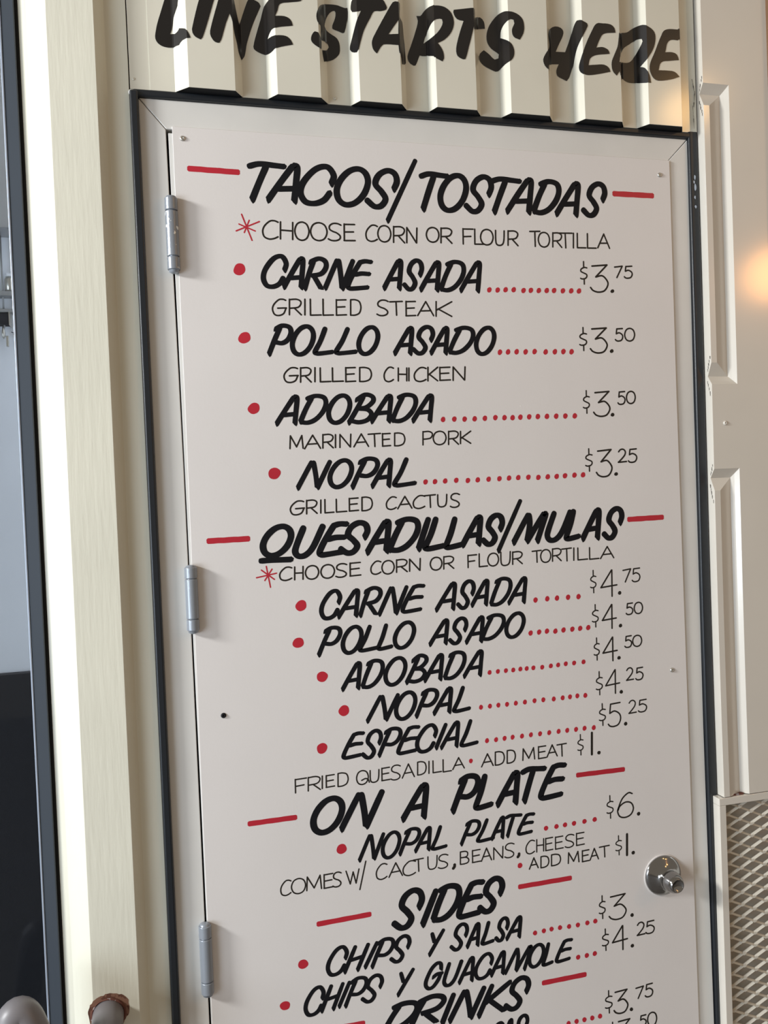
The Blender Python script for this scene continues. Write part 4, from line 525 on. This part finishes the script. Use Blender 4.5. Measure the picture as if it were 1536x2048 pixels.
def stroke(bm, pts, wd, heavy, closed=False):
    # ribbon of painted width wd along pts (x,z on the board); brush strokes end in a slanted cut
    P = [Vector(p) for p in pts]; n = len(P); h = wd / 2
    LIFT[0] += 1; y = -.00012 - (LIFT[0] % 12) * .00001
    if not closed and n == 2: P = [P[0], P[0].lerp(P[1], .25), P[0].lerp(P[1], .75), P[1]]; n = 4
    L, Rr = [], []
    for i in range(n):
        a = P[i - 1] if (i or closed) else P[0]; b = P[(i + 1) % n] if (i < n - 1 or closed) else P[-1]
        d = (b - a); d = d.normalized() if d.length > 1e-9 else Vector((1, 0)); nn = Vector((-d.y, d.x))
        hh = h
        if heavy:
            hh = h * (.84 + .16 * abs(d.y)) * (1 + .02 * math.sin(i * .5 + P[0].x * 900))
            if not closed and i in (0,): hh *= .9
        L.append(P[i] + nn * hh); Rr.append(P[i] - nn * hh)
    vl = [bm.verts.new((q.x, y, q.y)) for q in L]; vr = [bm.verts.new((q.x, y, q.y)) for q in Rr]
    for i in range(n if closed else n - 1):
        j = (i + 1) % n
        try: bm.faces.new((vl[i], vl[j], vr[j], vr[i]))
        except ValueError: pass
    if closed: return
    for end in (0, 1):
        p, q = (P[0], P[1]) if not end else (P[-1], P[-2])
        d = (p - q).normalized(); nn = Vector((-d.y, d.x)); hh = h * (.9 if heavy and not end else 1)
        A, B = (vl[0], vr[0]) if not end else (vr[-1], vl[-1])     # A lies on +nn side looking outwards
        a2, b2 = Vector((A.co.x, A.co.z)), Vector((B.co.x, B.co.z))
        if (a2 - p).dot(nn) < 0: A, B = B, A; a2, b2 = b2, a2
        if not heavy: pts2 = [p + nn * hh * math.cos(t) + d * hh * math.sin(t) for t in (.5, 1.1, 1.57, 2.04, 2.64)]
        elif d.y < -.35:      # downstroke foot: slanted chisel end, longer on the right
            s = 1 if nn.x > 0 else -1
            tip = p + nn * s * hh * .62 + d * hh * 1.2; sh = p - nn * s * hh * .9 - d * hh * .02
            mid = p + nn * s * hh * .97 + d * hh * .5; pr = p - nn * s * hh * .2 + d * hh * .72
            pts2 = [mid, tip, pr, sh] if s > 0 else [sh, pr, tip, mid]
        elif d.x > .6:        # bar end tapering to a point on its upper side
            s = 1 if nn.y > 0 else -1
            q1 = p + nn * s * hh * .95 + d * hh * .15; q2 = p + nn * s * hh * .35 + d * hh * .95; q3 = p - nn * s * hh * .55 + d * hh * .65
            pts2 = [q1, q2, q3] if s > 0 else [q3, q2, q1]
        else: pts2 = [p + nn * hh * .92 * math.cos(t) + d * hh * .72 * math.sin(t) for t in (.45, .9, 1.57, 2.24, 2.69)]
        ring = [A] + [bm.verts.new((v.x, y, v.y)) for v in pts2] + [B]
        try: bm.faces.new(ring)
        except ValueError: pass
def glyph_mesh(bm, ch, c, wd, heavy):
    P = [Vector((c[i] * 1e-5, c[i + 1] * 1e-5)) for i in (0, 2, 4, 6)]
    closed = False
    for s in (HEAVY if heavy else THIN)[ch]:
        if s == 'o': closed = True; continue
        sm = catmull(s, closed) if (len(s) > 2 or closed) else [Vector(q) for q in s]
        pts = [(P[0] * (1 - q.x) + P[1] * q.x) * (1 - q.y) + (P[3] * (1 - q.x) + P[2] * q.x) * q.y for q in sm]
        stroke(bm, pts, wd, heavy, closed); closed = False
def finish(bm):
    for fc in bm.faces:
        fc.normal_update()
        if fc.normal.y > 0: fc.normal_flip()
    return bm
price_bm = {}; order = []
for sty, wd, kind, text, letters in WORDS:
    heavy = sty == 'H'
    key = None
    if kind == 'price':
        if text == 'x' or (letters and letters[0][0] == '$'): order.append((text, bmesh.new()))
        bm = order[-1][1]
        for ch, c in letters: glyph_mesh(bm, ch, c, wd * 1e-5, heavy)
        continue
    m = M['black'] if heavy else M['thinblack']
    nm = {'heading': 'heading_lettering', 'heading_slash': 'slash_stroke', 'item': 'item_lettering', 'description': 'description_lettering'}[kind]
    it = list(letters); parts = text.replace('/', ' ').split() if heavy and kind != 'heading_slash' else text.split()
    for word in parts:
        bm = bmesh.new(); k = 0
        while it and (k < len(word) or it[0][0] == '_'):
            ch, c = it.pop(0); glyph_mesh(bm, ch, c, wd * 1e-5 * (2.2 if ch == ',' else 1), heavy); k += ch != '_'
        o = mp(obj(nm, finish(bm), m, recalc=False))
        o['label'] = ('bold black brush heading ' if kind == 'heading' else 'black brush slash between words ' if kind == 'heading_slash' else 'bold black brush word ' if kind == 'item' else 'thin black word ') + ('' if kind == 'heading_slash' else word)
def blob(bm, x, z, ax, az, bx, bz, n=18, y=-.00013):
    bm.faces.new([bm.verts.new((x + ax * math.cos(t) * (1 + .05 * math.sin(3 * t + x * 99)) + bx * math.sin(t), y, z + az * math.cos(t) + bz * math.sin(t) * (1 + .04 * math.cos(2 * t + z * 77)))) for t in [2 * math.pi * k / n for k in range(n)]])
pi = 0
for kind, text, pts in DOTS:
    if kind == 'price_point': bm = order[pi][1]; pi += 1
    else: bm = bmesh.new()
    for q in pts: blob(bm, *[v * 1e-5 for v in q], n=24 if kind == 'bullet' else 14)
    if kind == 'price_point': continue
    if kind == 'leader':
        bm.free()
        for q in pts:
            bm = bmesh.new(); blob(bm, *[v * 1e-5 for v in q], n=14); mp(obj('leader_dot', finish(bm), M['red'], recalc=False))
    else: mp(obj('bullet', finish(bm), M['red'], recalc=False, label='round red bullet before ' + text))
for text, bm in order: mp(obj('price_lettering', finish(bm), M['thinblack'], recalc=False, label='thin black price ' + text))
for q in DASH:
    x0, z0, x1, z1, wd = [v * 1e-5 for v in q]; bm = bmesh.new()
    a, b = Vector((x0, z0)), Vector((x1, z1)); d = (b - a).normalized(); nn = Vector((-d.y, d.x)); h = wd / 2; e = h * .45
    ring = []
    for p, s in ((a, -1), (b, 1)):
        for t in (-1, -.6, .6, 1):
            k = t * s
            ring.append(p - nn * h * k + d * s * (-e * .1 if abs(t) == 1 else e) )
    n = 8; mid = []
    def side(p, q_, sg): return [p.lerp(q_, i / n) + nn * sg * h * .05 * math.sin(i * 2.1 + x0 * 50) for i in range(1, n)]
    pts = ring[:4] + side(ring[3], ring[4], -1) + ring[4:] + side(ring[7], ring[0], 1)
    bm.faces.new([bm.verts.new((v.x, -.00013, v.y)) for v in pts])
    mp(obj('dash', finish(bm), M['red'], recalc=False))
for st in AST:
    bm = bmesh.new()
    for q in st:
        x0, z0, x1, z1 = [v * 1e-5 for v in q]; stroke(bm, [(x0, z0), (x1, z1)], .0022, False)
    mp(obj('asterisk', finish(bm), M['red'], recalc=False))

# lettering painted over the corrugated sheet above the door
def prof_y(x):
    for (x0, y0), (x1, y1) in zip(PF, PF[1:]):
        if x0 <= x <= x1: return y0 + (y1 - y0) * (x - x0) / (x1 - x0)
    return .0014 if x < PF[0][0] else PF[-1][1]
for ch, o_, h_ in LINT:
    loops = [[Vector((q[i] * 1e-4, q[i + 1] * 1e-4, 0)) for i in range(0, len(q), 2)] for q in (o_, h_) if q]
    flat = [v for lp in loops for v in lp]; tris = tessellate_polygon(loops)
    bm = bmesh.new(); vs = [bm.verts.new(v) for v in flat]
    for t in tris:
        try: bm.faces.new([vs[i] for i in t])
        except ValueError: pass
    cuts = [x + k for x, _ in PF for k in (-.0024, -.0012, 0, .0012, .0024)]
    for x in cuts: bmesh.ops.bisect_plane(bm, geom=bm.verts[:] + bm.edges[:] + bm.faces[:], plane_co=(x, 0, 0), plane_no=(1, 0, 0), dist=1e-6)
    for v in bm.verts:
        x, z = v.co.x, v.co.y
        # follow the rounded folds of the sheet
        y = min(prof_y(x), (prof_y(x - .0016) + prof_y(x + .0016)) / 2) - .0005
        v.co = (x, y, z)
    obj('painted_letter', finish(bm), M['gloss_black'], wf, recalc=False, label='big black brush letter ' + ch)

# ------------------------------------------------------------------ expanded metal vent panel under the right wall
ve = empty('mesh_vent_panel', (0, 0, 0), label='cream painted metal panel with diamond mesh beside the door knob', category='vent')
XA, XB = .9040, 1.30; VT = ZL - .0012
bm = bmesh.new(); box(bm, XA, .9175, FY - .0006, .006, 0, VT - .0135); obj('frame_bar', bm, M['right'], ve, bevel=.0008)
bm = bmesh.new(); box(bm, XA, XB, FY - .0006, .006, VT - .0133, VT); obj('frame_bar', bm, M['right'], ve, bevel=.0008)
obj('rust_gap', boxm(.9330, .9580, FY + .004, FY + .012, VT, VT + .0030), M['rust'], ve)
obj('backing_panel', boxm(.9170, XB, .004, .007, 0, VT - .013), M['back'], ve)
bm = bmesh.new(); px, pz, wd, y0 = .0247, .0225, .0030, -.0125
zt = VT - .012
for j in range(0, 64):
    zc = zt - (j - 1) * pz / 2
    for i in range(0, 14):
        xa = .9170 + (i - .65) * px; xb = xa + px
        if xb < .918: continue
        za, zb = (zc - pz / 2, zc) if (i + j) % 2 else (zc, zc - pz / 2)
        t0 = max(0, (.9165 - xa) / px); xa0, za0 = xa + px * t0, za + (zb - za) * t0
        if max(za, zb) > VT - .006: continue
        d = Vector((xb - xa0, zb - za0)).normalized(); nn = Vector((-d.y, d.x)) * wd * .5
        c = [(xa0 + nn.x, y0 + .0016, za0 + nn.y), (xb + nn.x, y0 + .0016, zb + nn.y), (xb - nn.x, y0 - .0012, zb - nn.y), (xa0 - nn.x, y0 - .0012, za0 - nn.y)]
        f_ = [bm.verts.new(p) for p in c]; g_ = [bm.verts.new((p[0], p[1] + .0014, p[2])) for p in c]
        bm.faces.new(f_); bm.faces.new(g_)
        for k in range(4): bm.faces.new((f_[k], f_[(k + 1) % 4], g_[(k + 1) % 4], g_[k]))
        v = [bm.verts.new((xb + sx * .0062, y0 - .0022, zb + sz * .0026)) for sx, sz in ((-1, 0), (0, 1), (1, 0), (0, -1))]
        if zb < za: bm.faces.new(v)
for fc in bm.faces: fc.normal_update()
obj('expanded_mesh', bm, M['meshm'], ve, kind='stuff')

# ------------------------------------------------------------------ window on the left
win = empty('window_1', (0, 0, 0), kind='structure')
obj('window_frame', boxm(-.2348, -.2168, -.0020, .04, 0, TOP), M['bluegrey'], win, bevel=.0015)
obj('glazing_bead', boxm(-.2378, -.2350, -.0030, .03, 0, TOP), M['bead'], win, bevel=.0008)
obj('gap_shade', boxm(-.2166, -.2124, .0030, .03, 0, TOP), M['void'], win)  # black strip standing in for shade in the recess beside the frame
obj('window_frame', boxm(-1.82, -1.78, -.0020, .04, 0, TOP), M['bluegrey'], win, bevel=.0015)
obj('window_frame', boxm(-1.78, -.2380, -.0020, .04, 0, .08), M['bluegrey'], win, bevel=.0015)
obj('pane', boxm(-1.78, -.2376, .010, .015, .08, TOP), M['glass'], win)
obj('wall_inside', boxm(-1.9, -.10, .312, .46, 1.10, TOP), M['inwall'], None, **ST)
obj('baseboard_inside', boxm(-1.9, -.10, .30, .46, 0, 1.1545), M['indark'], None, bevel=.003, **ST)
obj('wall_inside', boxm(-.2160, -.1960, .075, .312, 0, TOP), M['inwall'], None, **ST)
wi = [o for o in bpy.data.objects if o.name == 'wall_inside'][0]
obj('wall_darkener', boxm(-1.8, -.2165, .255, .3115, 1.935, TOP), M['ingrey'], wi, bevel=.002)  # grey panel added so the upper inside wall reads darker under the fill
rk = empty('wall_shelf', (-.31, .36, 1.76), label='small grey metal shelf with rod and hooks seen through the window glass', category='shelf')
def rp(o): o.parent = rk; o.matrix_parent_inverse = Matrix.Translation(-rk.location); return o
rp(obj('rod', lathe([(.0016, 1.772), (.0016, 1.937)], axis='z', seg=12, centre=(-.2965, .30, 0)), M['ingrey'], smooth=True))
rp(obj('rod_tip', lathe([(.0005, 1.752), (.003, 1.756), (.0034, 1.763), (.002, 1.770), (.0016, 1.775)], axis='z', seg=14, centre=(-.2985, .30, 0)), M['steel'], smooth=True))
rp(obj('shelf_board', boxm(-.42, -.2600, .288, .312, 1.826, 1.8345), M['ingrey'], bevel=.001))
rp(obj('shelf_board', boxm(-.42, -.2600, .288, .312, 1.797, 1.803), M['ingrey'], bevel=.001))
rp(obj('shelf_box', boxm(-.42, -.2870, .290, .312, 1.776, 1.7955), M['indark'], bevel=.001))
rp(obj('box_rim', boxm(-.2868, -.2850, .286, .312, 1.774, 1.7975), M['steel']))
for k in range(4): rp(obj('hook', tube([(-.2855 + .0035 * k, .30, 1.764 - .004 * k), (-.2815 + .0035 * k, .298, 1.762 - .004 * k), (-.2790 + .0035 * k, .297, 1.7595 - .004 * k)], .0007, 8), M['indark'], smooth=True))
rp(obj('wall_clip', boxm(-.2945, -.2900, .296, .302, 1.738, 1.757), M['steel'], bevel=.001))
jar = empty('glass_jar', (-.283, .300, 1.8345), label='small pale glass jar standing on the shelf behind the window', category='jar')
obj('jar_body', lathe([(.008, .0005), (.010, .003), (.010, .022), (.0075, .027)], axis='z', seg=20), M['steel'], jar, smooth=True)
obj('jar_lid', lathe([(.008, .027), (.0085, .028), (.0085, .033), (.006, .034)], axis='z', seg=20), M['inwall'], jar, smooth=True)

# ------------------------------------------------------------------ steel rail welded to the left wall
hr = empty('handrail', (-.31, -.14, 0), label='bent grey steel handrail welded to the wall left of the door', category='handrail')
def hp(o): o.parent = hr; o.matrix_parent_inverse = Matrix.Translation(-hr.location); return o
hp(obj('rail_tube', tube([(-.1510, FY + .001, .6925), (-.1515, -.07, .6900), (-.156, -.11, .675), (-.175, -.135, .655), (-.205, -.13, .668), (-.232, -.115, .712), (-.252, -.105, .758), (-.268, -.108, .755), (-.282, -.12, .70), (-.295, -.13, .60), (-.305, -.14, .4), (-.31, -.14, 0)], .0225, 32), M['rail'], smooth=True))
bm = bmesh.new(); n1, n2 = 40, 10; rg = []
for i in range(n1):
    a = 2 * math.pi * i / n1; R1 = .0232 + .0006 * math.sin(a * 3 + 1) + random.uniform(-.0002, .0003); r1 = .0017 + .0006 * math.sin(a * 2.3) + random.uniform(-.0003, .0004); ring = []
    for k in range(n2):
        b = 2 * math.pi * k / n2; rr = R1 + r1 * math.cos(b)
        ring.append(bm.verts.new((-.1510 + rr * math.cos(a), FY - .001 + r1 * math.sin(b) * .9, .6925 + rr * math.sin(a))))
    rg.append(ring)
for i in range(n1):
    for k in range(n2): bm.faces.new((rg[i][k], rg[(i + 1) % n1][k], rg[(i + 1) % n1][(k + 1) % n2], rg[i][(k + 1) % n2]))
hp(obj('weld_ring', bm, M['rust'], smooth=True, label='rusty brown weld ring'))
bm = bmesh.new(); n1 = 60; inner = []; outer = []
for i in range(n1):
    a = 2 * math.pi * i / n1; ro = .0280 + .0040 * max(0, math.sin(a + .3)) + .0015 * math.sin(3 * a) + random.uniform(-.0008, .0012)
    inner.append(bm.verts.new((-.1510 + .022 * math.cos(a), FY - .00025, .6925 + .022 * math.sin(a)))); outer.append(bm.verts.new((-.1505 + ro * math.cos(a), FY - .00025, .6925 + ro * math.sin(a))))
for i in range(n1): bm.faces.new((inner[i], inner[(i + 1) % n1], outer[(i + 1) % n1], outer[i]))
obj('rust_stain', finish(bm), M['ruststain'], wl, recalc=False)
